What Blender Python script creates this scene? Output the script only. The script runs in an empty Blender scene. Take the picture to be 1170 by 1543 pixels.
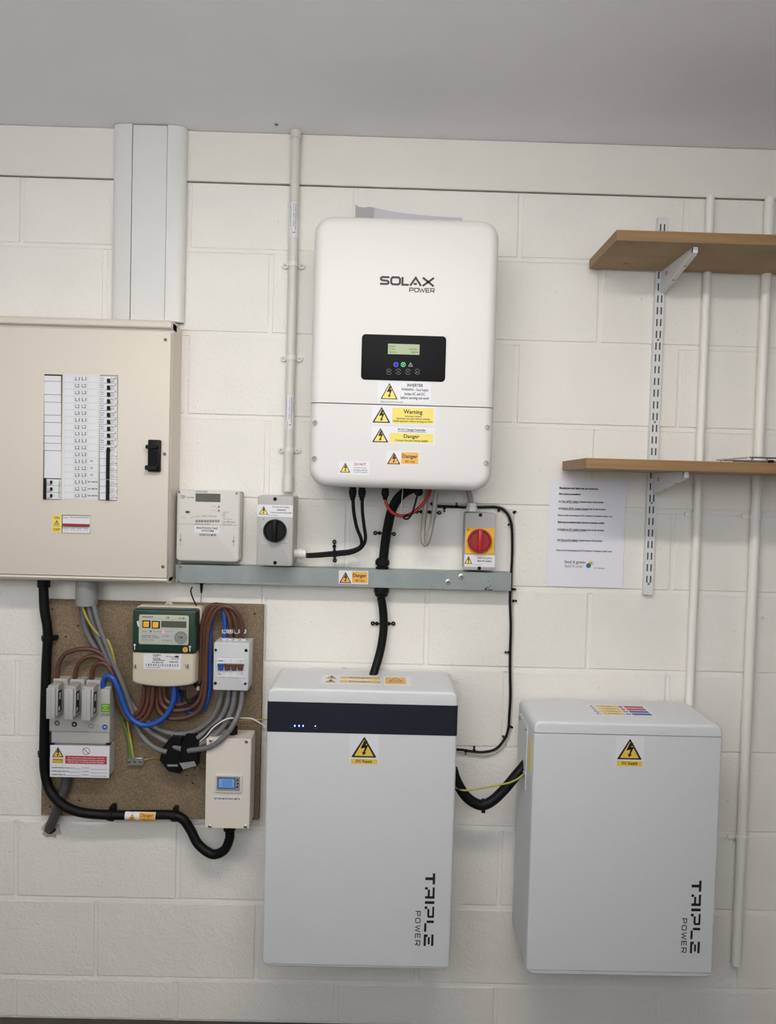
import bpy, bmesh, math, random
from mathutils import Vector, Matrix

random.seed(7)
SC = bpy.context.scene
COL = SC.collection

# ------------------------------------------------------------------ camera
F = 1080.0                                   # focal length in pixels of the 1170 x 1543 frame
CAM = Vector((1.0326, -1.968, 1.5127))
PITCH, YAW, ROLL = 0.0336, 0.011, -0.027
_f = Vector((math.sin(YAW) * math.cos(PITCH), math.cos(YAW) * math.cos(PITCH), -math.sin(PITCH)))
_r = Vector((math.cos(YAW), -math.sin(YAW), 0))
_d = _f.cross(_r)
RT = _r * math.cos(ROLL) + _d * math.sin(ROLL)
DN = -_r * math.sin(ROLL) + _d * math.cos(ROLL)
FW = _f
cd = bpy.data.cameras.new('camera')
cam = bpy.data.objects.new('camera', cd)
COL.objects.link(cam)
cam.matrix_world = Matrix(((RT.x, -DN.x, -FW.x, CAM.x), (RT.y, -DN.y, -FW.y, CAM.y), (RT.z, -DN.z, -FW.z, CAM.z), (0, 0, 0, 1)))
cd.sensor_fit = 'HORIZONTAL'
cd.sensor_width = 36
cd.lens = F / 1170 * 36
cd.clip_start = 0.02
SC.camera = cam

# ------------------------------------------------------------------ light and exposure
SC.view_settings.view_transform = 'Standard'
SC.view_settings.look = 'None'
SC.view_settings.exposure = 0.1
SC.view_settings.gamma = 1.0
SC.view_settings.use_curve_mapping = False
LAMP_POWER = 43.0                            # emission of the strip light's diffuser
world = bpy.data.worlds.new('daylight')
SC.world = world
world.use_nodes = True
bgn = world.node_tree.nodes['Background']
bgn.inputs[0].default_value = (0.94, 0.965, 1.0, 1)
bgn.inputs[1].default_value = 3.5
ROOM = dict(x0=-1.6, x1=4.2, y0=-2.6, z1=2.46)

# ------------------------------------------------------------------ measuring: pixel of the photo + a known plane -> metres
def ray(x, y):
    return RT * ((x - 585) / F) + DN * ((y - 771.5) / F) + FW
def P(x, y, d=0.0):
    v = ray(x, y)
    return CAM + v * ((-d - CAM.y) / v.y)
def PZ(x, y, z):
    v = ray(x, y)
    return CAM + v * ((z - CAM.z) / v.z)
def PX(x, y, X):
    v = ray(x, y)
    return CAM + v * ((X - CAM.x) / v.x)
def mpp(x, y, d):
    return (P(x + .5, y, d) - P(x - .5, y, d)).length
def rect(x0, y0, x1, y1, d):
    c = P((x0 + x1) / 2, (y0 + y1) / 2, d)
    s = mpp((x0 + x1) / 2, (y0 + y1) / 2, d)
    w, h = (x1 - x0) * s / 2, (y1 - y0) * s / 2
    return c.x - w, c.x + w, c.z - h, c.z + h

# ------------------------------------------------------------------ materials
def lin(c):
    return tuple((v / 12.92 if v <= .04045 else ((v + .055) / 1.055) ** 2.4) for v in c)
def rgb(h):
    h = h.lstrip('#')
    return lin(tuple(int(h[i:i + 2], 16) / 255 for i in (0, 2, 4)))
M = {}
def mk(name, hexcol, rough=.5, metal=0., bump=0., bscale=60., var=0., vscale=8., spec=.5, emit=0., detail=4., alpha=1., coat=0.):
    m = bpy.data.materials.new(name)
    m.use_nodes = True
    nt = m.node_tree
    b = nt.nodes['Principled BSDF']
    c = rgb(hexcol)
    b.inputs['Base Color'].default_value = (*c, 1)
    b.inputs['Roughness'].default_value = rough
    b.inputs['Metallic'].default_value = metal
    b.inputs['Specular IOR Level'].default_value = spec
    b.inputs['Alpha'].default_value = alpha
    b.inputs['Coat Weight'].default_value = coat
    if emit:
        b.inputs['Emission Color'].default_value = (*c, 1)
        b.inputs['Emission Strength'].default_value = emit
    tc = nt.nodes.new('ShaderNodeTexCoord')
    geo = nt.nodes.new('ShaderNodeNewGeometry')
    if var:
        n = nt.nodes.new('ShaderNodeTexNoise')
        n.inputs['Scale'].default_value = vscale
        n.inputs['Detail'].default_value = detail
        nt.links.new(geo.outputs['Position'], n.inputs['Vector'])
        mr = nt.nodes.new('ShaderNodeMapRange')
        mr.inputs['From Min'].default_value = .3
        mr.inputs['From Max'].default_value = .7
        mr.inputs['To Min'].default_value = 1 - var
        mr.inputs['To Max'].default_value = 1 + var
        nt.links.new(n.outputs['Fac'], mr.inputs['Value'])
        mx = nt.nodes.new('ShaderNodeMix')
        mx.data_type = 'RGBA'
        mx.blend_type = 'MULTIPLY'
        mx.inputs['Factor'].default_value = 1
        mx.inputs['A'].default_value = (*c, 1)
        nt.links.new(mr.outputs['Result'], mx.inputs['B'])
        nt.links.new(mx.outputs['Result'], b.inputs['Base Color'])
    if bump:
        n2 = nt.nodes.new('ShaderNodeTexNoise')
        n2.inputs['Scale'].default_value = bscale
        n2.inputs['Detail'].default_value = 5
        nt.links.new(geo.outputs['Position'], n2.inputs['Vector'])
        bp = nt.nodes.new('ShaderNodeBump')
        bp.inputs['Strength'].default_value = bump
        bp.inputs['Distance'].default_value = .002
        nt.links.new(n2.outputs['Fac'], bp.inputs['Height'])
        nt.links.new(bp.outputs['Normal'], b.inputs['Normal'])
    M[name] = m
    return m

def mk_wall(name, hexcol, pits=True):
    """painted block: warm white paint, soft blotches, orange-peel relief and paint-filled pits"""
    m = mk(name, hexcol, rough=.55, var=.025, vscale=5.0, spec=.35)
    nt = m.node_tree
    b = nt.nodes['Principled BSDF']
    geo = nt.nodes.new('ShaderNodeNewGeometry')
    a = nt.nodes.new('ShaderNodeTexNoise'); a.inputs['Scale'].default_value = 140; a.inputs['Detail'].default_value = 6
    v = nt.nodes.new('ShaderNodeTexNoise'); v.inputs['Scale'].default_value = 38; v.inputs['Detail'].default_value = 3
    w = nt.nodes.new('ShaderNodeTexVoronoi'); w.inputs['Scale'].default_value = 34
    for n in (a, v, w):
        nt.links.new(geo.outputs['Position'], n.inputs['Vector'])
    pit = nt.nodes.new('ShaderNodeMapRange')
    pit.inputs['From Min'].default_value = .0; pit.inputs['From Max'].default_value = .16
    pit.inputs['To Min'].default_value = -1.0 if pits else 0.; pit.inputs['To Max'].default_value = 0
    nt.links.new(w.outputs['Distance'], pit.inputs['Value'])
    ad = nt.nodes.new('ShaderNodeMath'); ad.operation = 'MULTIPLY_ADD'
    nt.links.new(v.outputs['Fac'], ad.inputs[0]); ad.inputs[1].default_value = 1.3
    nt.links.new(a.outputs['Fac'], ad.inputs[2])
    ad2 = nt.nodes.new('ShaderNodeMath'); ad2.operation = 'MULTIPLY_ADD'
    # only some of the cells carry a pit
    gt = nt.nodes.new('ShaderNodeMath'); gt.operation = 'GREATER_THAN'; gt.inputs[1].default_value = .86
    sep = nt.nodes.new('ShaderNodeSeparateColor')
    nt.links.new(w.outputs['Color'], sep.inputs[0]); nt.links.new(sep.outputs[0], gt.inputs[0])
    nt.links.new(pit.outputs['Result'], ad2.inputs[0]); nt.links.new(gt.outputs[0], ad2.inputs[1]); nt.links.new(ad.outputs[0], ad2.inputs[2])
    bp = nt.nodes.new('ShaderNodeBump'); bp.inputs['Strength'].default_value = .62; bp.inputs['Distance'].default_value = .0026
    nt.links.new(ad2.outputs[0], bp.inputs['Height'])
    nt.links.new(bp.outputs['Normal'], b.inputs['Normal'])
    return m

def mk_speckle(name, c0, c1, c2, scale, rough=.8, bump=.3):
    """chipboard / MDF: fine two-tone flakes"""
    m = mk(name, c0, rough=rough)
    nt = m.node_tree; b = nt.nodes['Principled BSDF']
    geo = nt.nodes.new('ShaderNodeNewGeometry')
    n = nt.nodes.new('ShaderNodeTexNoise'); n.inputs['Scale'].default_value = scale; n.inputs['Detail'].default_value = 3; n.inputs['Roughness'].default_value = .7
    n2 = nt.nodes.new('ShaderNodeTexNoise'); n2.inputs['Scale'].default_value = 9; n2.inputs['Detail'].default_value = 4
    for q in (n, n2): nt.links.new(geo.outputs['Position'], q.inputs['Vector'])
    r = nt.nodes.new('ShaderNodeValToRGB')
    r.color_ramp.elements[0].position = .34; r.color_ramp.elements[0].color = (*rgb(c1), 1)
    r.color_ramp.elements[1].position = .68; r.color_ramp.elements[1].color = (*rgb(c2), 1)
    e = r.color_ramp.elements.new(.5); e.color = (*rgb(c0), 1)
    nt.links.new(n.outputs['Fac'], r.inputs[0])
    mr = nt.nodes.new('ShaderNodeMapRange'); mr.inputs['From Min'].default_value = .3; mr.inputs['From Max'].default_value = .7
    mr.inputs['To Min'].default_value = .88; mr.inputs['To Max'].default_value = 1.1
    nt.links.new(n2.outputs['Fac'], mr.inputs['Value'])
    mx = nt.nodes.new('ShaderNodeMix'); mx.data_type = 'RGBA'; mx.blend_type = 'MULTIPLY'; mx.inputs['Factor'].default_value = 1
    nt.links.new(r.outputs[0], mx.inputs['A']); nt.links.new(mr.outputs['Result'], mx.inputs['B'])
    nt.links.new(mx.outputs['Result'], b.inputs['Base Color'])
    bp = nt.nodes.new('ShaderNodeBump'); bp.inputs['Strength'].default_value = bump; bp.inputs['Distance'].default_value = .0006
    nt.links.new(n.outputs['Fac'], bp.inputs['Height']); nt.links.new(bp.outputs['Normal'], b.inputs['Normal'])
    return m

def mk_grain(name, c0, c1, rough=.5):
    """beech-effect shelf board: long streaks along X"""
    m = mk(name, c0, rough=rough)
    nt = m.node_tree; b = nt.nodes['Principled BSDF']
    geo = nt.nodes.new('ShaderNodeNewGeometry')
    mp = nt.nodes.new('ShaderNodeMapping'); mp.inputs['Scale'].default_value = (3, 90, 90)
    nt.links.new(geo.outputs['Position'], mp.inputs['Vector'])
    n = nt.nodes.new('ShaderNodeTexNoise'); n.inputs['Scale'].default_value = 1.4; n.inputs['Detail'].default_value = 4
    nt.links.new(mp.outputs[0], n.inputs['Vector'])
    r = nt.nodes.new('ShaderNodeValToRGB')
    r.color_ramp.elements[0].position = .35; r.color_ramp.elements[0].color = (*rgb(c1), 1)
    r.color_ramp.elements[1].position = .65; r.color_ramp.elements[1].color = (*rgb(c0), 1)
    nt.links.new(n.outputs['Fac'], r.inputs[0]); nt.links.new(r.outputs[0], b.inputs['Base Color'])
    return m

mk_wall('painted_block', '#e9e6df')
mk_wall('painted_joint', '#e9e6e0', pits=False)
mk('beam_paint', '#e4e0d8', rough=.6, bump=.25, bscale=90, var=.015)
mk('ceiling_paint', '#f4f4f7', rough=.8, bump=.15, bscale=120, var=.015)
mk('room_paint', '#eeeeec', rough=.7)
mk('floor_paint', '#47433f', rough=.7, var=.1, vscale=12)
mk('cream_steel', '#d9d1c4', rough=.45, bump=.06, bscale=260)
mk('cream_box', '#ddd5c8', rough=.5)
mk('trunk_plastic', '#dcdbd7', rough=.42)
mk('conduit_grey', '#d2d0c9', rough=.38)
mk('clip_white', '#dedcd6', rough=.35)
mk('grey_box', '#b0aeaa', rough=.45)
mk('plate_grey', '#b9b8b4', rough=.45)
mk('grey_box_light', '#c9cbcc', rough=.42)
mk('grey_pvc', '#8b8c8a', rough=.5)
mk('meter_white', '#d0cdc7', rough=.42)
mk('meter_cream', '#cfc6b1', rough=.5)
mk('inverter_white', '#d9d7d4', rough=.42, bump=.04, bscale=400)
mk('battery_silver', '#d8dadc', rough=.6, metal=.12, spec=.3, bump=.08, bscale=500, var=.012, vscale=180)
mk('battery_band', '#1a202c', rough=.28)
mk('black_gloss', '#0a0b0e', rough=.5, spec=.12)
mk('black_plastic', '#0c0d0f', rough=0.5, spec=.22)
mk('black_matt', '#101012', rough=0.6, spec=.22)
mk('black_conduit', '#0a0b0d', rough=0.5, spec=.22)
mk('dark_gap', '#2a2927', rough=.9)
mk('galvanised', '#979f9e', rough=.42, metal=.5, var=.06, vscale=30)
mk('zinc', '#c3c5c6', rough=.3, metal=.85)
mk('steel_dark', '#8c8a86', rough=.4, metal=.7)
mk('chrome', '#d5d5d5', rough=.18, metal=1.)
mk('white_label', '#dfdfe4', rough=.35)
mk('paper', '#e4e4ec', rough=.7)
mk('yellow', '#e2c04e', rough=.4)
mk('yellow_pale', '#ead868', rough=.4)
mk('orange', '#eaaf4a', rough=.4)
mk('black_ink', '#191817', rough=.5)
mk('grey_ink', '#77767a', rough=.6)
mk('blue_ink', '#2f4f9a', rough=.5)
mk('red_ink', '#b23340', rough=.5)
mk('brown_ink', '#8a5a22', rough=.5)
mk('pencil', '#4b4033', rough=.8)
mk('red_plastic', '#b81d18', rough=.35)
mk('red_dark', '#94181a', rough=.4)
mk('yellow_plastic', '#eeb62a', rough=.4)
mk('brown_pvc', '#5a382c', rough=.42)
mk('blue_pvc', '#1b4da2', rough=.35)
mk('grey_pvc_cable', '#6e6e6e', rough=.42)
mk('red_pvc', '#a8231f', rough=.38)
mk('hose_grey', '#9a968d', rough=.4)
mk('lead_sheath', '#4c4a48', rough=.55, bump=.4, bscale=80)
mk('earth_green', '#5d7a3a', rough=.4)
mk('earth_yellow', '#a89f45', rough=.4)
mk('grey_light_wire', '#b9b6b0', rough=.4)
mk('white_wire', '#dddcd8', rough=.4)
mk('dark_green', '#17332b', rough=.3, var=.2, vscale=40, coat=.2)
mk('lcd_olive', '#7f8a6a', rough=.3)
mk('lcd_dark', '#55574a', rough=.25)
mk('lcd_lit', '#9aa984', rough=.3, emit=.12)
mk('lcd_blue', '#6a97d2', rough=.3, emit=.18)
mk('led_blue', '#4a55ff', emit=3.0)
mk('led_white', '#dfe6ff', emit=3.5)
mk('led_red', '#ff5a70', emit=2.0)
mk('led_green', '#59d08a', emit=.35)
mk('icon_blue', '#3a41e0', emit=.9)
mk('icon_grey', '#9aa0a0', emit=.05)
mk('green_label', '#4d9a2f', rough=.4)
mk('amber_button', '#f2b43a', rough=.35)
mk('nameplate', '#b3b7b3', rough=.4)
mk('plate_rim', '#b9bda2', rough=.4)
mk('plaster_crumb', '#b9b0a2', rough=.9, bump=.8, bscale=70, var=.2, vscale=60)
mk('tube_light', '#fff9f2', emit=LAMP_POWER)
mk('gap_shade', '#4a4844', rough=.8)  # dark tone painted in for shade inside slots and gaps
mk('bracket_white', '#dadbdd', rough=.38)
mk('painted_pipe', '#e9e6e0', rough=.42, bump=.15, bscale=60)
mk('plastic_bag', '#a9a8aa', rough=.25, alpha=.8)
mk('brochure', '#b4b2ba', rough=.35)
mk_speckle('chipboard', '#7d6c55', '#6c5c47', '#978469', 260)
mk_speckle('mdf_underside', '#a58e6e', '#a1896a', '#a99273', 120, bump=.1)
mk_grain('beech_edge', '#957550', '#876742')

# ------------------------------------------------------------------ mesh building
class G:
    """collects geometry in world coordinates"""
    def __init__(s):
        s.bm = bmesh.new(); s.mi = 0
    def _done(s):
        for f in s.bm.faces:
            if not f.tag:
                f.tag = True; f.material_index = s.mi
        return s
    def mat(s, i):
        s.mi = i; return s
    def face(s, pts):
        s.bm.faces.new([s.bm.verts.new(p) for p in pts]); return s._done()
    def box(s, x0, x1, y0, y1, z0, z1, bev=0., seg=1):
        m = Matrix.Translation(((x0 + x1) / 2, (y0 + y1) / 2, (z0 + z1) / 2)) @ Matrix.Diagonal((x1 - x0, y1 - y0, z1 - z0, 1))
        r = bmesh.ops.create_cube(s.bm, size=1, matrix=m)
        if bev:
            es = list({e for v in r['verts'] for e in v.link_edges})
            bmesh.ops.bevel(s.bm, geom=es, offset=bev, segments=seg, affect='EDGES', profile=.5)
        return s._done()
    def rings(s, rings, closed=True, cap0=True, cap1=True):
        vs = [[s.bm.verts.new(p) for p in r] for r in rings]
        n = len(rings[0])
        for a, b in zip(vs[:-1], vs[1:]):
            for i in range(n if closed else n - 1):
                j = (i + 1) % n
                s.bm.faces.new((a[i], a[j], b[j], b[i]))
        if cap0: s.bm.faces.new(vs[0][::-1])
        if cap1: s.bm.faces.new(vs[-1])
        return s._done()
    def extr(s, pts, vec):
        v = Vector(vec)
        return s.rings([[Vector(p) for p in pts], [Vector(p) + v for p in pts]])
    def rbox(s, x0, x1, z0, z1, db, df, rc=.004, re=.002, seg=4, eseg=3):
        """rounded box standing off the wall from depth db to df; rc corner radius seen from the front, re front edge fillet"""
        def outline(ins):
            r = max(rc - ins, .0002); a0, a1, b0, b1 = x0 + ins, x1 - ins, z0 + ins, z1 - ins
            o = []
            for cx, cz, t0 in ((a1 - r, b1 - r, 0), (a0 + r, b1 - r, 90), (a0 + r, b0 + r, 180), (a1 - r, b0 + r, 270)):
                for k in range(seg + 1):
                    t = math.radians(t0 + 90 * k / seg); o.append((cx + r * math.cos(t), cz + r * math.sin(t)))
            return o
        R = [(0, db)] + [(re * (1 - math.cos(math.pi / 2 * k / eseg)), df - re + re * math.sin(math.pi / 2 * k / eseg)) for k in range(eseg + 1)]
        return s.rings([[(x, -d, z) for x, z in outline(i)] for i, d in R])
    def tube(s, pts, r, seg=10, cap=True):
        pts = [Vector(p) for p in pts]
        n = len(pts); rs = r if isinstance(r, (list, tuple)) else [r] * n
        up = None; rings = []
        for i, p in enumerate(pts):
            t = (pts[min(i + 1, n - 1)] - pts[max(i - 1, 0)])
            if t.length < 1e-9: t = Vector((0, 0, 1))
            t.normalize()
            if up is None:
                up = Vector((0, 1, 0)) if abs(t.y) < .9 else Vector((1, 0, 0))
            up = (up - t * up.dot(t)).normalized()
            sd = t.cross(up)
            rings.append([p + (up * math.cos(2 * math.pi * k / seg) + sd * math.sin(2 * math.pi * k / seg)) * rs[i] for k in range(seg)])
        return s.rings(rings, cap0=cap, cap1=cap)
    def cyl(s, p0, p1, r0, r1=None, seg=20, bev=0.):
        p0, p1 = Vector(p0), Vector(p1); r1 = r0 if r1 is None else r1
        if bev:
            t = (p1 - p0).normalized() * bev
            return s.tube([p0, p1 - t, p1], [r0, r1, r1 - bev], seg)
        return s.tube([p0, p1], [r0, r1], seg)
    def lathe(s, c, axis, prof, seg=24):
        """prof: (distance along axis, radius)"""
        a = Vector(axis).normalized(); c = Vector(c)
        return s.tube([c + a * h for h, _ in prof], [max(q, 1e-5) for _, q in prof], seg) if False else s._lathe(c, a, prof, seg)
    def _lathe(s, c, a, prof, seg):
        u = Vector((0, 0, 1)) if abs(a.z) < .9 else Vector((1, 0, 0))
        u = (u - a * u.dot(a)).normalized(); w = a.cross(u)
        return s.rings([[c + a * h + (u * math.cos(2 * math.pi * k / seg) + w * math.sin(2 * math.pi * k / seg)) * max(r, 1e-5) for k in range(seg)] for h, r in prof])
    def ball(s, c, r, sx=1, sy=1, sz=1):
        m = Matrix.Translation(c) @ Matrix.Diagonal((r * sx, r * sy, r * sz, 1))
        bmesh.ops.create_uvsphere(s.bm, u_segments=12, v_segments=8, radius=1, matrix=m); return s._done()
    # flat print on a wall-facing surface at depth d, measured in photo pixels
    def flat(s, x0, y0, x1, y1, d):
        a, b, c, e = rect(x0, y0, x1, y1, d)
        return s.face([(a, -d, c), (b, -d, c), (b, -d, e), (a, -d, e)])
    def poly(s, pts, d):
        return s.face([(x, -d, z) for x, z in pts])
    def disc(s, x, y, rpx, d, seg=20, inner=0.):
        c = P(x, y, d); k = mpp(x, y, d)
        ang = [2 * math.pi * i / seg for i in range(seg)]
        if not inner:
            return s.face([(c.x + rpx * k * math.cos(t), -d, c.z + rpx * k * math.sin(t)) for t in ang])
        o = [s.bm.verts.new((c.x + rpx * k * math.cos(t), -d, c.z + rpx * k * math.sin(t))) for t in ang]
        i_ = [s.bm.verts.new((c.x + inner * k * math.cos(t), -d, c.z + inner * k * math.sin(t))) for t in ang]
        for q in range(seg):
            s.bm.faces.new((o[q], o[(q + 1) % seg], i_[(q + 1) % seg], i_[q]))
        return s._done()
    def stroke(s, pts, w, place):
        """thick polyline in 2D; place(x, y) -> 3D"""
        pts = [Vector((p[0], p[1])) for p in pts]
        n = len(pts); L = []; R = []
        for i, p in enumerate(pts):
            a = (p - pts[i - 1]).normalized() if i else (pts[1] - p).normalized()
            b = (pts[i + 1] - p).normalized() if i < n - 1 else a
            na, nb = Vector((-a.y, a.x)), Vector((-b.y, b.x))
            m = (na + nb)
            m = m.normalized() if m.length > 1e-6 else na
            k = w / 2 / max(.45, m.dot(na))
            L.append(p + m * k); R.append(p - m * k)
        for i in range(n - 1):
            s.bm.faces.new([s.bm.verts.new(place(*q)) for q in (L[i], L[i + 1], R[i + 1], R[i])])
        return s._done()
    def text(s, body, x0, y0, x1, y1, d, bold=0., rot=0):
        """lettering whose ink fills the pixel box; rot=-90 reads downwards"""
        a, b, c, e = rect(x0, y0, x1, y1, d)
        return s.text_at(body, lambda u, v: (a + (b - a) * u, -d, c + (e - c) * v), bold, rot)
    def text_at(s, body, place, bold=0., rot=0):
        me = text_mesh(body, bold)
        vs = me[0]
        xs = [p[0] for p in vs]; ys = [p[1] for p in vs]
        mx, my, wx, wy = min(xs), min(ys), max(xs) - min(xs), max(ys) - min(ys)
        wx = wx or 1; wy = wy or 1
        out = []
        for p in vs:
            u, v = (p[0] - mx) / wx, (p[1] - my) / wy
            if rot == -90: u, v = v, 1 - u
            elif rot == 90: u, v = 1 - v, u
            elif rot == 180: u, v = 1 - u, 1 - v
            out.append(s.bm.verts.new(place(u, v)))
        for f in me[1]:
            try: s.bm.faces.new([out[i] for i in f])
            except ValueError: pass
        return s._done()
    def cut_z(s, z0, z1):
        """keep the slab between z0 and z1 and close the cuts"""
        for co, no in (((0, 0, z0), (0, 0, -1)), ((0, 0, z1), (0, 0, 1))):
            g = s.bm.verts[:] + s.bm.edges[:] + s.bm.faces[:]
            r = bmesh.ops.bisect_plane(s.bm, geom=g, plane_co=co, plane_no=no, clear_outer=True)
            es = [x for x in r['geom_cut'] if isinstance(x, bmesh.types.BMEdge)]
            if es: bmesh.ops.edgeloop_fill(s.bm, edges=es)
        return s._done()

_TXT = {}
def text_mesh(body, bold=0.):
    key = (body, bold)
    if key not in _TXT:
        cu = bpy.data.curves.new('t', 'FONT')
        cu.body = body; cu.size = 1; cu.resolution_u = 2; cu.offset = bold; cu.fill_mode = 'FRONT'
        ob = bpy.data.objects.new('t', cu)
        me = ob.to_mesh()
        _TXT[key] = ([tuple(v.co) for v in me.vertices], [tuple(p.vertices) for p in me.polygons])
        ob.to_mesh_clear()
        bpy.data.objects.remove(ob); bpy.data.curves.remove(cu)
    return _TXT[key]

WL = {}
def link(name, me, loc, parent=None):
    o = bpy.data.objects.new(name, me)
    COL.objects.link(o)
    loc = Vector(loc); WL[o.name] = loc
    if parent is not None:
        o.parent = parent; o.location = loc - WL[parent.name]
    else:
        o.location = loc
    return o
def add(name, g, mats, parent=None, angle=38, flatshade=False, recalc=True):
    if isinstance(mats, str): mats = [mats]
    if recalc: bmesh.ops.recalc_face_normals(g.bm, faces=g.bm.faces[:])
    me = bpy.data.meshes.new(name)
    g.bm.to_mesh(me); g.bm.free()
    for m in mats: me.materials.append(M[m])
    n = len(me.vertices)
    co = [0.] * (3 * n); me.vertices.foreach_get('co', co)
    lo = [min(co[i::3]) for i in range(3)]; hi = [max(co[i::3]) for i in range(3)]
    c = Vector([(a + b) / 2 for a, b in zip(lo, hi)])
    me.transform(Matrix.Translation(-c))
    if not flatshade:
        me.polygons.foreach_set('use_smooth', [True] * len(me.polygons))
        me.set_sharp_from_angle(angle=math.radians(angle))
    return link(name, me, c, parent)
def tag(o, label=None, cat=None, group=None, kind=None):
    for k, v in (('label', label), ('category', cat), ('group', group), ('kind', kind)):
        if v: o[k] = v
    return o
def thing(name, label, cat, loc, group=None):
    o = bpy.data.objects.new(name, None); COL.objects.link(o)
    o.empty_display_size = .02
    o.location = loc; WL[o.name] = Vector(loc)
    return tag(o, label, cat, group)

# stickers -----------------------------------------------------------
def tri_into(g, x0, y0, x1, y1, d, border=.07, place=None, fill=1, ink=0, bolt=True):
    """warning triangle: material 0 black, 1 fill"""
    if place is None:
        a, b, c, e = rect(x0, y0, x1, y1, d)
        def place(u, v, l): return (a + (b - a) * u, -(d + l), c + (e - c) * v)
    def rtri(ins, l):
        P3 = [(.5, 1 - ins * 2.0), (ins * 1.75, ins), (1 - ins * 1.75, ins)]
        out = []; r = .035
        for i in range(3):
            p, q, t = Vector(P3[i]), Vector(P3[i - 1]), Vector(P3[(i + 1) % 3])
            out += [p + (q - p).normalized() * r, p + ((q - p).normalized() + (t - p).normalized()) * r * .28, p + (t - p).normalized() * r]
        return [place(u.x, u.y, l) for u in out]
    g.mat(ink).face(rtri(0, .0002))
    g.mat(fill).face(rtri(border, .0004))
    if bolt:
        g.mat(ink)
        # bolt as quads/tris: upper bar, lower bar, arrow head
        g.face([place(*p, .0006) for p in ((.50, .80), (.64, .80), (.52, .52), (.36, .42))])
        g.face([place(*p, .0006) for p in ((.36, .42), (.43, .545), (.66, .60), (.60, .50))])
        g.face([place(*p, .0006) for p in ((.56, .59), (.66, .60), (.535, .24), (.475, .25))])
        g.face([place(*p, .0006) for p in ((.42, .27), (.60, .24), (.475, .10))])
def tri(parent, x0, y0, x1, y1, d, fill='yellow_pale', border=.07):
    g = G(); tri_into(g, x0, y0, x1, y1, d, border)
    return add('warning_triangle', g, ['black_ink', fill], parent, recalc=False)
def sticker(parent, x0, y0, x1, y1, d, mat='white_label', name='warning_sticker', label=None, t=.0005):
    a, b, c, e = rect(x0, y0, x1, y1, d)
    g = G().box(a, b, -d - t, -d, c, e)
    return tag(add(name, g, mat, parent), label)
def panel(parent, x0, y0, x1, y1, d, mat, name='colour_panel'):
    return add(name, G().flat(x0, y0, x1, y1, d), mat, parent, recalc=False)
def words(parent, items, d, mat='black_ink', name='lettering'):
    for it in items:                             # each line of print is a piece of its own
        s, x0, y0, x1, y1 = it[:5]; bold = it[5] if len(it) > 5 else 0.; rot = it[6] if len(it) > 6 else 0
        add(name, G().text(s, x0, y0, x1, y1, d, bold + .012, rot), mat, parent, recalc=False)
def danger_sticker(parent, x0, y0, x1, y1, d, name='warning_sticker'):
    """white square with orange triangle, orange panel with Danger 400 Volts"""
    w, h = x1 - x0, y1 - y0
    st = sticker(parent, x0, y0, x1, y1, d)
    tri(st, x0 + .02 * w, y0 + .07 * h, x0 + .43 * w, y0 + .93 * h, d + .0005, 'orange')
    panel(st, x0 + .45 * w, y0 + .08 * h, x0 + .97 * w, y0 + .92 * h, d + .0007, 'orange')
    words(st, [('Danger', x0 + .48 * w, y0 + .22 * h, x0 + .94 * w, y0 + .58 * h, .01), ('400 Volts', x0 + .56 * w, y0 + .66 * h, x0 + .86 * w, y0 + .82 * h)], d + .0009)
    return st

# cables ---------------------------------------------------------------
def spline(pts, step=.006):
    """Catmull-Rom through world points"""
    pts = [Vector(p) for p in pts]
    out = []
    q = [pts[0] * 2 - pts[1]] + pts + [pts[-1] * 2 - pts[-2]]
    for i in range(1, len(q) - 2):
        a, b, c, e = q[i - 1:i + 3]
        n = max(2, int((c - b).length / step))
        for k in range(n):
            t = k / n
            out.append(.5 * ((2 * b) + (c - a) * t + (2 * a - 5 * b + 4 * c - e) * t * t + (3 * b - a - 3 * c + e) * t ** 3))
    out.append(pts[-1]); return out
def px_path(pts, d=None):
    return [P(p[0], p[1], p[2] if len(p) > 2 else d) for p in pts]
def cable(name, pts, rpx, mat, label=None, cat=None, group=None, parent=None, d=None, step=.006, ridged=False, seg=10):
    w = px_path(pts, d)
    r = rpx * mpp(pts[0][0], pts[0][1], pts[0][2] if len(pts[0]) > 2 else d)
    if ridged:
        sp = spline(w, .0018); rr = [r * (1.0 if (i // 1) % 2 else .93) for i in range(len(sp))]
    else:
        sp = spline(w, step); rr = r
    o = add(name, G().tube(sp, rr, seg), mat, parent, angle=60 if not ridged else 80)
    return tag(o, label, cat, group)
def ring_wall(g, x, y, d, r, t=.003):
    c = P(x, y, d)
    g.lathe(c, (0, -1, 0), [(0, r), (t, r), (t, r * .55), (t * .6, r * .5)], 14)
def screw(parent, x, y, d, rpx, mat='zinc', name='screw', slot=True):
    c = P(x, y, d); r = rpx * mpp(x, y, d)
    g = G().lathe(c, (0, -1, 0), [(0, r), (.0016, r), (.0026, r * .75), (.0026, r * .5), (.0014, r * .42)], 16)
    if slot:
        g.mat(1)
        for u, v in ((1, .22), (.22, 1)):
            g.box(c.x - r * .38 * u, c.x + r * .38 * u, -d - .0030, -d - .0012, c.z - r * .38 * v, c.z + r * .38 * v)
    return add(name, g, [mat, 'dark_gap'], parent)

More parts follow.
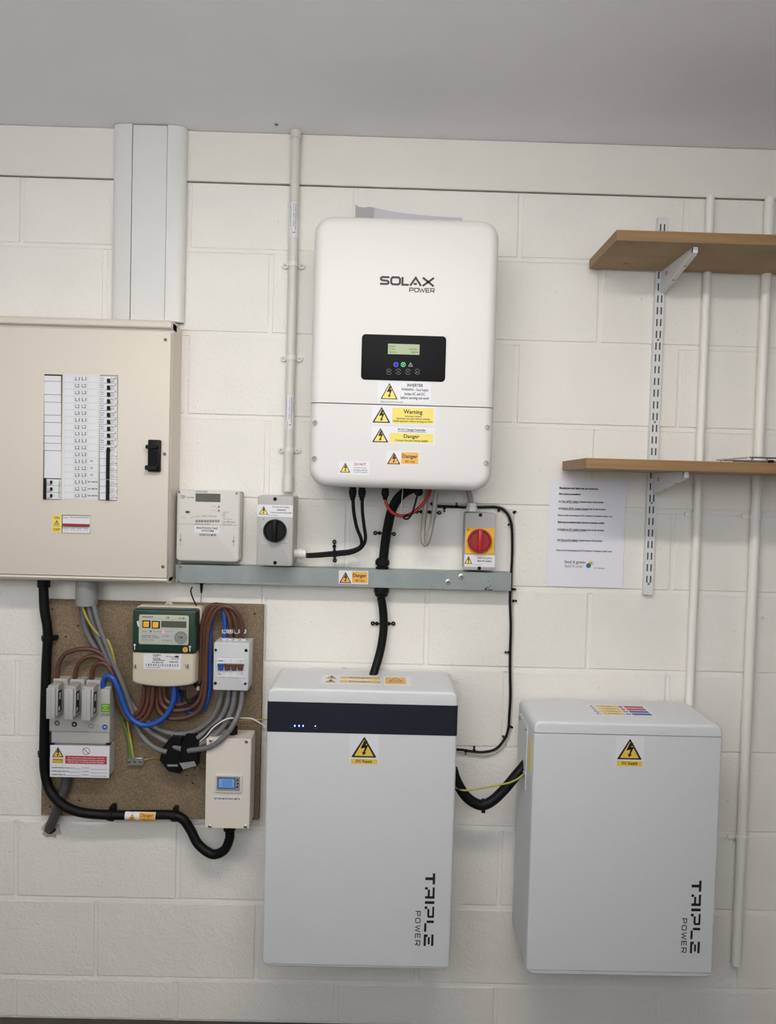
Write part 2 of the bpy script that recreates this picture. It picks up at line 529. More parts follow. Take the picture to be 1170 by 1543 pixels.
# ================================================================== the setting
def struct(name, g, mat, parent=None):
    o = add(name, g, mat, parent)
    if parent is None: o['kind'] = 'structure'
    return o
X0, X1, Y0, ZC = ROOM['x0'], ROOM['x1'], ROOM['y0'], ROOM['z1']
struct('floor', G().box(X0 - .1, X1 + .1, Y0, .12, -.1, 0), 'floor_paint')
struct('ceiling', G().box(X0 - .1, X1 + .1, Y0, .12, ZC, ZC + .1), 'ceiling_paint')
struct('wall_left', G().box(X0 - .1, X0, Y0, .12, 0, ZC), 'room_paint')
struct('wall_right', G().box(X1, X1 + .1, Y0, .12, 0, ZC), 'room_paint')
WX0, WX1, WZ0, WZ1 = -1.1, 2.2, 1.55, 2.40                 # unseen window opening behind the camera, added and sized for its fill light
g = G().box(X0, WX0, Y0 - .1, Y0, 0, ZC).box(WX1, X1, Y0 - .1, Y0, 0, ZC)
g.box(WX0, WX1, Y0 - .1, Y0, 0, WZ0).box(WX0, WX1, Y0 - .1, Y0, WZ1, ZC)
struct('wall_front', g, 'room_paint')
g = G()
for i in range(5):
    x = WX0 + (WX1 - WX0) * i / 4; g.box(x - .025, x + .025, Y0 - .08, Y0 - .02, WZ0, WZ1)
for z in (WZ0, WZ1): g.box(WX0, WX1, Y0 - .08, Y0 - .02, z - .025, z + .025)
struct('unseen_window_1', g, 'clip_white')
g = G().box(X0, X1, .0046, .06, 0, 2.3225)
g.box(X0, X1, .06, .12, 0, ZC)
wall = struct('wall_back', g, 'painted_joint')
beam = struct('trim_1', G().box(X0, X1, -.001, .058, 2.3258, ZC - .001, .002), 'beam_paint')

# each block of the wall: stretcher bond, 440 x 215 mm with 10 mm joints
ZB, XB = .1195, .0442
def block_mesh(w, h, n):
    rnd = random.Random(n)
    g = G().box(-w / 2, w / 2, -.002, .04, -h / 2, h / 2, .0028, 2)
    for v in g.bm.verts:                       # slightly uneven arrises
        v.co.x += rnd.uniform(-.0008, .0008); v.co.z += rnd.uniform(-.0008, .0008)
    me = bpy.data.meshes.new('block')
    bmesh.ops.recalc_face_normals(g.bm, faces=g.bm.faces[:])
    g.bm.to_mesh(me); g.bm.free()
    me.materials.append(M['painted_block'])
    return me
for i in range(1, 11):                         # weather-struck bed joints: recessed under the upper block, flush on the lower one
    z = ZB + .225 * (10 - i)
    prof = [(.0060, z - .0075), (.0012, z - .0068), (.0012, z - .0050), (.0040, z + .0062), (.0060, z + .0062)]
    add('bed_joint', G().rings([[(X0, y, q) for y, q in prof], [(X1, y, q) for y, q in prof]]), 'painted_joint', wall)
full = [block_mesh(.4385, .2125, i) for i in range(4)]
rows = {1: (2.1445, 2.3225), 11: (0, ZB)}
for c in range(1, 12):
    z0, z1 = rows.get(c, (ZB + .225 * (10 - c), ZB + .225 * (11 - c)))
    if c in rows:
        h = z1 - z0 - (.009 if c == 11 else .0055)
        meshes = [block_mesh(.4385, h, 20 + c + i) for i in range(2)]
    else:
        meshes = full
    for k in range(-3, 14):
        if (k + c) % 2: 
            xa = XB + .225 * k
            xc = xa + .225
            me = meshes[random.randrange(len(meshes))]
            zc = (z0 + z1) / 2 + (.002 if c == 1 else 0)
            link('block', me, (xc + random.uniform(-.001, .001), .0028 + random.uniform(-.0007, .0007), zc), wall)

# the ceiling's strip light, above and behind the top edge of the picture
LX, LY, LZ = 0.98, -1.27, 2.386
lt = thing('strip_light', 'white ceiling strip light with a bright diffuser above the equipment wall', 'light', (LX, LY, ZC))
add('housing', G().box(LX - .63, LX + .63, LY - .055, LY + .055, LZ + .012, ZC, .006), 'clip_white', lt)
add('diffuser', G().box(LX - .60, LX + .60, LY - .05, LY + .05, LZ, LZ + .012, .003), 'tube_light', lt)

# ================================================================== large equipment
# ---- inverter
D = .210
t = thing('solar_inverter', 'large white solar inverter with a black display, hung high on the block wall', 'inverter', (1.08, 0, 1.52))
ix0, ix1, iz0, iz1 = rect(470.3, 331.5, 747.2, 736, .195)
def inv(): return G().rbox(ix0, ix1, iz0, iz1, .012, D, .046, .024, seg=8, eseg=6)
zs = P(609, 610.5, D).z
add('upper_cover', inv().cut_z(zs + .0011, iz1 + .1), 'inverter_white', t)
lowc = add('lower_cover', inv().cut_z(iz0 - .1, zs - .0011), 'inverter_white', t)
add('chassis', G().rbox(ix0 + .008, ix1 - .008, iz0 + .008, iz1 - .008, .001, D - .012, .044, .03, seg=6, eseg=4), 'dark_gap', t)
for sx, sy in ((475, 637), (474, 691), (735, 644), (733, 698)):
    c = P(sx, sy, D); r = .0062
    g = G().lathe((c.x, -D + .006, c.z), (0, -1, 0), [(0, r), (.0068, r), (.0068, r * .7), (.0045, r * .62), (.0045, r * .3), (.0064, r * .2)], 18)
    add('screw', g, 'steel_dark', lowc)
# display
dx0, dx1, dz0, dz1 = rect(545, 505.5, 672, 573.5, D)
disp = add('display', G().rbox(dx0, dx1, dz0, dz1, D - .002, D + .002, .009, .0008, seg=5), 'black_gloss', t)
e = D + .0022
panel(disp, 585, 518.5, 632.5, 534, e, 'lcd_lit', 'screen')
words(disp, [('Power', 587, 520.5, 597, 523, 0), ('Today', 587, 525, 596, 527.5), ('Battery', 587, 529.5, 599, 532), ('523W', 617, 525, 629, 527.5), ('8.4KWh', 620, 529.5, 631, 532)], e + .0003, 'lcd_dark')
g = G()
g.mat(0).disc(597, 549, 3.3, e, 4).mat(0)
g = G()
for n, (cx, m) in enumerate(((597.0, 0), (608, 1), (619, 2))):
    k = mpp(cx, 549, e); c = P(cx, 549.3, e); r = 2.9 * k
    g.mat(m)
    def pl(u, v, c=c, r=r): return (c.x + u * r, -e, c.z + v * r)
    if n < 2:
        g.stroke([(-.5, -1), (-1, -.5), (-1, .5), (-.5, 1), (.5, 1), (1, .5), (1, -.5), (.5, -1), (-.5, -1)], .35, pl)
        g.stroke([(-.5, -.4), (.4, .5)], .3, pl)
        if n: g.stroke([(-.5, .3), (.5, .3)], .25, pl); g.stroke([(-.5, -.3), (.5, -.3)], .25, pl)
    else:
        g.stroke([(0, 1), (-1, -.9), (1, -.9), (0, 1)], .28, pl); g.stroke([(0, .3), (0, -.5)], .25, pl)
add('indicator', g, ['icon_blue', 'led_green', 'icon_grey'], disp, recalc=False)
g = G()
for n, cx in enumerate((586.3, 600.6, 615.0, 629.2)):
    c = P(cx, 560.2, e); r = 4.0 * mpp(cx, 560, e)
    def pl(u, v, c=c, r=r): return (c.x + u * r, -e, c.z + v * r)
    for a0 in (20, 200):
        g.stroke([(math.cos(math.radians(a0 + 20 * i)), math.sin(math.radians(a0 + 20 * i))) for i in range(8)], .16, pl)
    g.stroke([[(.5, -.2), (.4, .1), (-.5, .1)], [(-.5, -.3), (0, .2), (.5, -.3)], [(-.5, .3), (0, -.2), (.5, .3)], [(.5, .3), (.5, -.1), (-.5, -.1)]][n], .18, pl)
    if n in (0, 3): g.stroke([(-.2, .4), (-.55, .1), (-.2, -.2)] if n == 0 else [(-.2, .2), (-.55, -.1), (-.2, -.4)], .16, pl)
add('button', g, 'grey_ink', disp, recalc=False)
# maker's lettering, drawn in wide strokes
LET = {'S': [[(1, .91), (.24, .91), (.10, .80), (.10, .63), (.22, .53), (.80, .47), (.91, .37), (.91, .20), (.78, .09), (0, .09)]], 'O': [[(.2, .92), (.8, .92), (.94, .75), (.94, .25), (.8, .08), (.2, .08), (.06, .25), (.06, .75), (.2, .92), (.3, .92)]],
       'L': [[(.08, 1), (.08, .08), (1, .08)]], 'A': [[(0, 0), (.5, .95), (1, 0)], [(.33, .22), (.62, .22)]], 'X': [[(.02, 1), (.98, 0)], [(.02, 0), (.98, 1)]],
       'P': [[(.06, 0), (.06, .94), (.85, .94), (.95, .8), (.95, .55), (.85, .42), (.06, .42)]], 'W': [[(0, 1), (.25, .04), (.5, .8), (.75, .04), (1, 1)]],
       'E': [[(1, .94), (.06, .94), (.06, .06), (1, .06)], [(.06, .5), (.9, .5)]], 'R': [[(.06, 0), (.06, .94), (.85, .94), (.95, .8), (.95, .55), (.85, .42), (.06, .42)], [(.5, .42), (.98, 0)]]}
def strokes(g, wordlist, d, w):
    """wordlist: (letter, x0, y0, x1, y1) in pixels, w stroke in pixels"""
    for ch, x0, y0, x1, y1 in wordlist:
        a, b, c, f = rect(x0, y0, x1, y1, d)
        k = (b - a)
        asp = (f - c) / (b - a)
        for pl in LET[ch]:
            g.stroke([(p[0], p[1] * asp) for p in pl], w * mpp(x0, y0, d) / k, lambda u, v, a=a, c=c, k=k: (a + u * k, -d, c + v * k))
g = G()
e2 = D + .0004
strokes(g, [('S', 573, 416.5, 587, 428.8), ('O', 589, 417, 604, 429.4), ('L', 606, 417.5, 616.5, 430), ('A', 618.5, 418, 635, 430.6), ('X', 637, 418.6, 654.5, 431.2)], e2, 3.1)
strokes(g, [('P', 617.2, 433.6, 623.4, 440), ('O', 624.8, 433.8, 631.4, 440.2), ('W', 632.0, 434, 640.6, 440.5), ('E', 641.8, 434.3, 647.6, 440.7), ('R', 649, 434.5, 655, 441)], e2, 1.3)
add('maker_lettering', g, 'black_ink', t, recalc=False)
# stickers on the covers
up = t
st = sticker(up, 569, 576, 650, 607, D)
tri(st, 574, 577, 600, 601.5, D + .0005, border=.05)
words(st, [('INVERTER', 614, 578.3, 638, 583, .012), ('WARNING - Dual Supply', 605, 585.3, 646, 590.2, .01), ('Isolate AC and DC', 610, 591.5, 641, 595.8, .01), ('before carrying out work', 604, 597.5, 647, 603, .012)], D + .0007)
words(st, [('Place on inverter front cover', 574, 603.6, 608, 606.8)], D + .0007, 'grey_ink')
st = sticker(t, 560, 612.5, 656.5, 640.5, D)
tri(st, 561.5, 613, 589, 637, D + .0005)
panel(st, 591.5, 614.8, 654, 638.8, D + .0007, 'yellow_pale', 'yellow_panel')
words(st, [('Warning', 608.5, 617.4, 637, 625.8, .01), ('Automatic System', 610, 626.2, 635.5, 629.2, .01), ('Generator can start without warning', 597.5, 629.6, 648, 633.2, .01), ('Disable generator before carrying out work', 592.7, 633.4, 652.5, 637.2, .01)], D + .0009)
st = sticker(t, 559.5, 643.5, 656, 668.5, D)
tri(st, 561, 645, 586, 666.5, D + .0005)
panel(st, 588, 653, 653.3, 667, D + .0007, 'yellow_pale', 'yellow_panel')
words(st, [('PV DC Charge Controller', 600, 646, 642, 650.3, .012), ('Danger', 608.7, 654.6, 632.6, 662, .01), ('Contains live parts during daylight', 596, 662.4, 645.5, 666.2, .01)], D + .0009)
panel(st, 600, 650.4, 642, 651, D + .0009, 'black_ink', 'underline')
danger_sticker(t, 582.5, 680, 632.5, 701, D)
st = sticker(t, 511, 695, 557.5, 715.5, D)
tri(st, 512.5, 697, 528.5, 712, D + .0005)
words(st, [('DO NOT', 534, 697.6, 552, 701.6, .012)], D + .0007, 'red_ink')
words(st, [('disconnect DC plugs', 534, 704, 552, 706, .01), ('and isolators under load', 533, 707.2, 554, 709.2, .01), ('turn off AC supply first', 533.5, 710.6, 554, 712.6, .01)], D + .0007)

# ---- document wallet tucked behind the inverter
w = thing('document_wallet', 'clear plastic document wallet tucked behind the top of the inverter', 'wallet', tuple(P(615, 335, .06)))
zb = iz1 - .03
pts = [(536, 309), (541, 312.5), (549, 313.5), (557, 312.5), (566, 313.8)]
top = [P(x, y, .075) for x, y in pts]
g = G()
g.rings([[(p.x, p.y - .004, p.z), (p.x, p.y + .004, p.z), (p.x, p.y + .004, zb), (p.x, p.y - .004, zb)] for p in top])
add('sleeve', g, 'plastic_bag', w)
pts = [(564, 313.5), (580, 317), (600, 320.5), (625, 323.5), (650, 326), (675, 328), (697, 329.5)]
top = [P(x, y, .075) for x, y in pts]
g = G()
g.rings([[(p.x, p.y - .006, p.z), (p.x, p.y + .006, p.z), (p.x, p.y + .006, zb), (p.x, p.y - .006, zb)] for p in top])
add('folded_papers', g, 'brochure', w)
add('rolled_edge', G().tube(spline([p + Vector((0, -.006, .0)) for p in top]), .0028, 8), 'white_label', w)

# ---- batteries
def triple_logo(parent, cx, cy, d):
    ox, oy = cx - 641, cy - 1371
    S = 11.025
    def R(g, a, b, c, e_):
        g.flat(610 + a / S + ox, 1300 + c / S + oy, 610 + b / S + ox, 1300 + e_ / S + oy, d)
    g = G()
    for q in ((345, 472, 242, 290), (468, 508, 175, 362), (465, 500, 408, 575), (340, 497, 555, 597), (385, 420, 445, 560), (340, 386, 405, 447), (338, 495, 640, 685),
              (333, 380, 725, 770), (378, 412, 768, 890), (460, 492, 728, 890), (384, 486, 880, 915), (366, 487, 960, 1002), (325, 362, 1003, 1148),
              (318, 355, 1190, 1385), (350, 382, 1190, 1235), (385, 418, 1235, 1355), (442, 480, 1190, 1385)):
        R(g, *q)
    for ch, y0, y1 in (('P', 802, 884), ('O', 915, 1003), ('W', 1040, 1152), ('E', 1178, 1255), ('R', 1288, 1376)):
        x0p, x1p = 180 - (y0 - 802) * .018, 267 - (y0 - 802) * .018
        a, b, c, f = rect(610 + x0p / S + ox, 1300 + y0 / S + oy, 610 + x1p / S + ox, 1300 + y1 / S + oy, d)
        hh, ww = b - a, f - c
        for pl in LET[ch]:
            g.stroke([(p[0] * ww, p[1] * hh) for p in pl], .0021, lambda u, v, a=a, f=f: (a + v, -d, f - u))
    return add('maker_lettering', g, 'black_ink', parent, recalc=False)
def dc_sticker(parent, x0, y0, x1, y1, d):
    w_, h_ = x1 - x0, y1 - y0
    st = sticker(parent, x0, y0, x1, y1, d)
    tri(st, x0 + .06 * w_, y0 + .07 * h_, x0 + .94 * w_, y0 + .77 * h_, d + .0005, 'yellow', .07)
    panel(st, x0 + .05 * w_, y0 + .82 * h_, x0 + .95 * w_, y0 + .985 * h_, d + .0007, 'yellow', 'yellow_panel')
    words(st, [('DC Supply', x0 + .22 * w_, y0 + .845 * h_, x0 + .78 * w_, y0 + .96 * h_, .012)], d + .0009)
BF = .203
def battery_shell(bx0, bx1, bz0, bz1):
    return G().rbox(bx0, bx1, bz0, bz1, .010, BF, .018, .0065, seg=6, eseg=4)
def top_print(parent, bars, tris, z, sheet):
    """stickers lying on the battery's top: sheet corners then coloured bars (x0,x1,y0,y1,mat) in metres"""
    x0, x1, y0, y1 = sheet
    st = add('warning_sticker', G().box(x0, x1, y0, y1, z, z + .0005), 'white_label', parent)
    for a, b, c, e_, m in bars:
        add('colour_bar', G().face([(a, c, z + .0007), (b, c, z + .0007), (b, e_, z + .0007), (a, e_, z + .0007)]), m, st, recalc=False)
    for a, b, c, e_, m in tris:
        g = G(); tri_into(g, 0, 0, 0, 0, 0, .07, place=lambda u, v, l: (a + (b - a) * u, c + (e_ - c) * v, z + .0006 + l))
        add('warning_triangle', g, ['black_ink', m], st, recalc=False)
    return st

b1 = thing('battery_cabinet', 'silver battery cabinet with a dark display band across its top', 'battery', (1.0022, -.1, .3009))
bx0, bx1, bz0, bz1 = .7652, 1.2392, .3009, 1.0089
zt, zl, zs = P(545, 1060, BF).z, P(545, 1105.5, BF).z, P(540, 1455, BF).z
add('top_cap', battery_shell(bx0, bx1, bz0, bz1).cut_z(zt, 2), 'battery_silver', b1)
band = add('display_band', G().rbox(bx0 - .0006, bx1 + .0006, bz0, bz1 + .02, .05, BF + .0008, .018, .0065, seg=6, eseg=4).cut_z(zl, zt - .0004), 'battery_band', b1)
add('front_panel', battery_shell(bx0, bx1, bz0, bz1).cut_z(zs + .0013, zl - .0004), 'battery_silver', b1)
add('base', battery_shell(bx0, bx1, bz0, bz1).cut_z(bz0 - .1, zs - .0013), 'battery_silver', b1)
add('core', G().box(bx0 + .006, bx1 - .006, -BF + .006, -.011, bz0 + .004, bz1 - .02), 'dark_gap', b1)
add('wall_bracket', G().box(bx0 + .06, bx1 - .06, -.0105, -.0008, bz0 + .05, bz1 - .06), 'galvanised', b1)
for lx in (444.5, 451, 457):
    add('indicator_light', G().flat(lx - 1, 1092.3, lx + 1, 1095.3, BF + .0012), 'led_blue', band, recalc=False)
    add('indicator_core', G().flat(lx - .6, 1092.8, lx + .6, 1094.4, BF + .0015), 'led_white', band, recalc=False)
add('indicator_light', G().disc(475.5, 1094, .8, BF + .0012, 10), 'led_white', band, recalc=False)
words(band, [('SOC', 437, 1095.5, 441, 1097.3), ('RUN', 473, 1096.6, 478, 1098)], BF + .0012, 'grey_ink')
dc_sticker(b1, 527, 1106.5, 571, 1152, BF)
triple_logo(b1, 641, 1371, BF + .0004)
Z = bz1
top_print(b1, [(.940, 1.045, -.100, -.080, 'yellow'), (.940, 1.045, -.138, -.118, 'yellow')], [(.902, .930, -.104, -.074, 'yellow'), (.902, .930, -.142, -.112, 'yellow')], Z, (.890, 1.048, -.151, -.067))
st = top_print(b1, [(1.058, 1.112, -.142, -.077, 'orange')], [], Z, (1.0535, 1.1265, -.151, -.067))
g = G()
for y in (-.098, -.136):
    g.text_at('Danger', lambda u, v, y=y: (.965 + .055 * u, y + .015 * v, Z + .0009))
g.text_at('400 VOLTS', lambda u, v: (1.066 + .038 * u, -.128 + .012 * v, Z + .0009))
g.stroke([(1.070, -.112), (1.085, -.084), (1.100, -.112), (1.070, -.112)], .002, lambda u, v: (u, v, Z + .0009))
add('lettering', g, 'black_ink', b1, recalc=False)

b2 = thing('battery_cabinet', 'plain silver battery cabinet without a display, below the shelves', 'battery', (1.669, -.1, .2937))
cx0, cx1, cz0, cz1 = 1.4319, 1.9059, .2937, .9407
zt, zs = P(945, 1107.5, BF).z, P(935, 1464, BF).z
add('top_cap', battery_shell(cx0, cx1, cz0, cz1).cut_z(zt + .001, 2), 'battery_silver', b2)
add('front_panel', battery_shell(cx0, cx1, cz0, cz1).cut_z(zs + .0013, zt - .001), 'battery_silver', b2)
add('base', battery_shell(cx0, cx1, cz0, cz1).cut_z(cz0 - .1, zs - .0013), 'battery_silver', b2)
add('core', G().box(cx0 + .006, cx1 - .006, -BF + .006, -.011, cz0 + .004, cz1 - .02), 'dark_gap', b2)
add('wall_bracket', G().box(cx0 + .06, cx1 - .06, -.0105, -.0008, cz0 + .05, cz1 - .06), 'galvanised', b2)
dc_sticker(b2, 928, 1109.5, 971, 1155, BF)
triple_logo(b2, 1042.5, 1382, BF + .0004)
Z = cz1
bars, tris_ = [], []
for i in range(4):
    y = -.058 - .0205 * i
    bars.append((1.627, 1.684, y - .015, y, 'yellow')); bars.append((1.703, 1.754, y - .015, y, 'red_ink' if i < 2 else 'blue_ink'))
    tris_.append((1.606, 1.622, y - .016, y + .001, 'white_label'))
st = top_print(b2, bars, tris_, Z, (1.602, 1.7625, -.1375, -.052))
g = G()
for i in range(4):
    y = -.058 - .0205 * i
    g.mat(0 if i < 2 else 1)
    for q in ((1.687, 1.692), (1.694, 1.699)) if i > 1 else ((1.687, 1.699),):
        cxm, r_ = (q[0] + q[1]) / 2, (q[1] - q[0]) / 2
        g.face([(cxm + r_ * math.cos(a_ * math.pi / 6), y - .0075 + .007 * math.sin(a_ * math.pi / 6), Z + .0007) for a_ in range(12)])
add('sign_disc', g, ['red_ink', 'blue_ink'], st, recalc=False)
g = G()
for i in range(4):
    y = -.058 - .0205 * i
    g.text_at(('Danger', 'Warning', 'Caution', 'Danger')[i], lambda u, v, y=y: (1.642 + .028 * u, y - .012 + .009 * v, Z + .0009))
add('lettering', g, 'black_ink', st, recalc=False)
# side plate with its fixings, seen on the near edge
sp = add('side_plate', G().box(cx0 - .0022, cx0, -.128, -.03, cz0 + .44, cz1 - .035), 'battery_silver', b2)
for y, z in ((-.041, .898), (-.121, .896), (-.115, .776)):
    add('screw', G().lathe((cx0 - .002, y, z), (-1, 0, 0), [(0, .0055), (.003, .0055), (.0045, .004), (.0045, .001)], 14), 'zinc', sp)
add('yellow_label', G().box(cx0 - .0008, cx0, -.180, -.150, .80, .885), 'yellow_pale', b2)

# ================================================================== distribution board (runs out of the picture)
D = .100
db = thing('distribution_board', 'cream steel distribution board with rows of circuit breakers and a black latch', 'fuse board', (.15, 0, 1.25))
dz1, dz0, dx0, dx1 = 1.9305, 1.2465, -.24, .4815
zt, zb_ = P(130, 491, D).z, P(130, 869, D).z
add('case', G().box(dx0, dx1, -.086, -.001, dz0 + .002, dz1 - .002, .003), 'cream_steel', db)
def lip(z_in, z_out, name):
    s = 1 if z_out > z_in else -1
    prof = [(.05, z_out), (.088, z_out), (.097, z_out - s * .003), (D + .002, z_out - s * .009), (D + .002, z_in + s * .003), (D - .001, z_in), (.05, z_in)]
    return add(name, G().rings([[(dx0, -a, b) for a, b in prof], [(dx1, -a, b) for a, b in prof]]), 'cream_steel', db)
lip(zt, dz1, 'top_lip'); lip(zb_, dz0, 'bottom_lip')
zd1 = P(130, 497, D).z
door = add('door', G().box(dx0 + .004, dx1 - .001, -D, -.084, zb_ + .0015, zd1, .0022, 2), 'cream_steel', db)
add('door_rebate', G().box(dx0 + .004, dx1 - .004, -.087, -.084, zd1 - .002, zt + .002), 'cream_steel', db)
for sx, sy in ((249.5, 512), (248.3, 684), (245.7, 854)):
    screw(door, sx, sy, D, 2.6, 'steel_dark')
# latch
a, b, c, f = rect(225, 663, 243.5, 711, D)
ha = add('latch', G().box(a, b, -D - .014, -D, c, f, .003, 2), 'black_plastic', door)
add('latch_grip', G().box(a - .004, b - .004, -D - .021, -D - .012, f - .024, f - .014, .002), 'black_plastic', ha)
add('latch_grip', G().box(a - .005, b - .003, -D - .021, -D - .012, c + .004, c + .016, .002), 'black_plastic', ha)
add('latch_recess', G().box(a + .004, b - .006, -D - .0148, -D - .0138, c + .02, f - .028), 'black_gloss', ha)
# openings: left column of blanking plates, label strip, right column of breakers
e = D + .001
def dbrect(g, x0, y0, x1, y1, d0, d1, bev=0.):
    a, b, c, f = rect(x0, y0, x1, y1, d1)
    return g.box(a, b, -d1, -d0, c, f, bev)
fr = add('breaker_surround', dbrect(G(), 65.8, 564.2, 92.8, 753, D - .002, D + .0006), 'dark_gap', door)
ys = [566, 574.5, 594.5, 606, 625.5, 636.5, 657, 668, 679, 721]
for y0, y1 in zip(ys[:-1], ys[1:]):
    add('blanking_plate', dbrect(G(), 66.6, y0 + .25, 92.0, y1 - .25, D, D + .0022, .0004), 'white_label', fr)
for i in range(3):
    y0 = 722 + 10.2 * i
    br = add('breaker', dbrect(G(), 69.0, y0, 91, y0 + 9.8, D, D + .0045, .0005), 'white_label', fr)
    add('toggle', dbrect(G(), 70.5, y0 + 1.6, 76.5, y0 + 7.4, D + .004, D + .011, .001), 'meter_white', br)
    add('toggle_tip', dbrect(G(), 75.0, y0 + 2.0, 77.2, y0 + 7.0, D + .004, D + .012, .001), 'black_plastic', br)
add('toggle_bar', dbrect(G(), 64.8, 721.5, 68.8, 752.5, D, D + .009, .001), 'black_plastic', fr)
add('green_line', G().flat(88.6, 724, 89.6, 750, D + .0048), 'green_label', fr, recalc=False)
# label strip
ls = sticker(door, 95.2, 565, 148.5, 753, D, 'white_label', 'circuit_label_strip')
g = G(); gg = G(); gt = G()
for i in range(18):
    y0 = 566.2 + 10.36 * i; sk = -.0 
    for xa, xb in ((97, 111.5), (112.5, 121), (122.6, 131), (132, 147.6)):
        cx_, cy_ = (xa + xb) / 2, y0 + 4.6
        a, b, c, f = rect(xa, y0, xb, y0 + 9.2, D + .0008)
        lw = .00045
        for q in ((a, a + lw, c, f), (b - lw, b, c, f), (a, b, c, c + lw), (a, b, f - lw, f)):
            g.face([(q[0], -D - .0008, q[2]), (q[1], -D - .0008, q[2]), (q[1], -D - .0008, q[3]), (q[0], -D - .0008, q[3])])
    s_ = 'L%d' % (i % 3 + 1)
    gt.text(s_, 113.6, y0 + 2, 119.8, y0 + 7.2, D + .0009, .01)
    gt.text(s_, 123.6, y0 + 2, 129.8, y0 + 7.2, D + .0009, .01)
    if 12 <= i < 15: gt.text('PV', 136.5, y0 + 3, 140.5, y0 + 6.2, D + .0009, .01)
    if i >= 15: gt.text('BAT METER', 132.5, y0 + 3.4, 147.2, y0 + 5.8, D + .0009, .02)
add('grid', g, 'plate_rim', ls, recalc=False); add('lettering', gt, 'black_ink', ls, recalc=False)
# right column
fr2 = add('breaker_surround', dbrect(G(), 149.6, 565, 177.0, 755, D - .002, D + .0006), 'steel_dark', door)
for i in range(18):
    y0 = 567 + 10.36 * i
    br = add('breaker', dbrect(G(), 150.4, y0 + .2, 176.2, y0 + 10.1, D, D + .0040, .0004), 'white_label', fr2)
    add('toggle', dbrect(G(), 165.8, y0 + 1.9, 172.0, y0 + 7.8, D + .0035, D + .0065, .0006), 'meter_white', br)
    if i < 11:
        add('toggle_tip', dbrect(G(), 160.8, y0 + 3.3, 165.0, y0 + 9.4, D + .0035, D + .011, .001), 'black_plastic', br)
        g = G(); g.text('B16', 151.6, y0 + 2, 157, y0 + 4.2, D + .0044); g.text('6000', 151.6, y0 + 5.6, 156, y0 + 7.6, D + .0044); g.flat(166.6, y0 + 3.6, 171, y0 + 4.2, D + .0068); g.flat(173.2, y0 + 2, 175, y0 + 3.4, D + .0044)
        add('lettering', g, 'black_ink', br, recalc=False)
    else:
        add('lettering', G().flat(174, y0 + 6, 175.6, y0 + 7.6, D + .0044).flat(168.6, y0 + 4.2, 169.6, y0 + 5.4, D + .0068), 'grey_ink', br, recalc=False)
add('toggle_bar', dbrect(G(), 159.6, 676, 164.0, 722, D + .003, D + .011, .001), 'black_plastic', fr2)
add('toggle_bar', dbrect(G(), 159.2, 723, 163.6, 754, D + .003, D + .011, .001), 'black_plastic', fr2)
# on/off sticker and the main switch window
st = sticker(door, 78.3, 775.5, 92.6, 802.5, D, 'yellow_pale', 'on_off_sticker')
words(st, [('ON', 81.5, 778, 90, 782.4, .015)], D + .0007, 'red_ink')
words(st, [('OFF', 80, 796, 90.8, 800.3, .015), ('SWITCH', 81, 791.6, 89.6, 793.4)], D + .0007, 'brown_ink')
g = G(); tri_into(g, 81.3, 783.4, 89.6, 790.6, D + .0005, .12); add('warning_triangle', g, ['brown_ink', 'yellow_pale'], st, recalc=False)
fr3 = add('switch_surround', dbrect(G(), 93.3, 776.2, 136, 803.3, D - .002, D + .0006), 'dark_gap', door)
ms = add('main_switch', dbrect(G(), 94.2, 777.2, 135.4, 803.3, D, D + .003, .0004), 'white_label', fr3)
add('main_switch_bar', dbrect(G(), 93.6, 789.4, 133.4, 793.4, D + .002, D + .010, .001), 'red_dark', fr3)
g = G(); g.mat(0).flat(105, 779.2, 134, 780.2, D + .0033).mat(1); g.text('Isobar', 95.4, 778.4, 103, 781, D + .0033)
for i in range(4): g.text('100A', 97 + 9.6 * i, 795.6, 103.4 + 9.6 * i, 797.2, D + .0033); g.text('AC 415', 96.6 + 9.6 * i, 798, 104 + 9.6 * i, 799.6, D + .0033)
add('lettering', g, ['green_label', 'grey_ink'], ms, recalc=False)

# ---- cable trunking above it
t = thing('cable_trunking', 'pale grey vertical cable trunking from the ceiling down to the fuse board', 'trunking', (.392, 0, dz1))
zt0, zt1 = dz1 + .012, ZC - .001
def zprism(prof, z0, z1): return G().rings([[(x, -d_, z0) for x, d_ in prof], [(x, -d_, z1) for x, d_ in prof]])
add('base_tray', G().box(.297, .4865, -.009, -.001, zt0, zt1 - .001), 'gap_shade', t)  # tray coloured dark to paint shade into the gaps beside the front cover
add('side_cover', zprism([(.2945, .001), (.2945, .010), (.297, .017), (.303, .022), (.312, .0255), (.3485, .0285), (.3485, .001)], zt0, zt1), 'trunk_plastic', t)
add('side_cover', zprism([(.489, .001), (.489, .010), (.4865, .017), (.4805, .022), (.4715, .0255), (.4425, .0285), (.4425, .001)], zt0, zt1), 'trunk_plastic', t)
add('front_cover', G().box(.3500, .4410, -.0270, -.010, zt0, zt1 - .002, .0008), 'trunk_plastic', t)

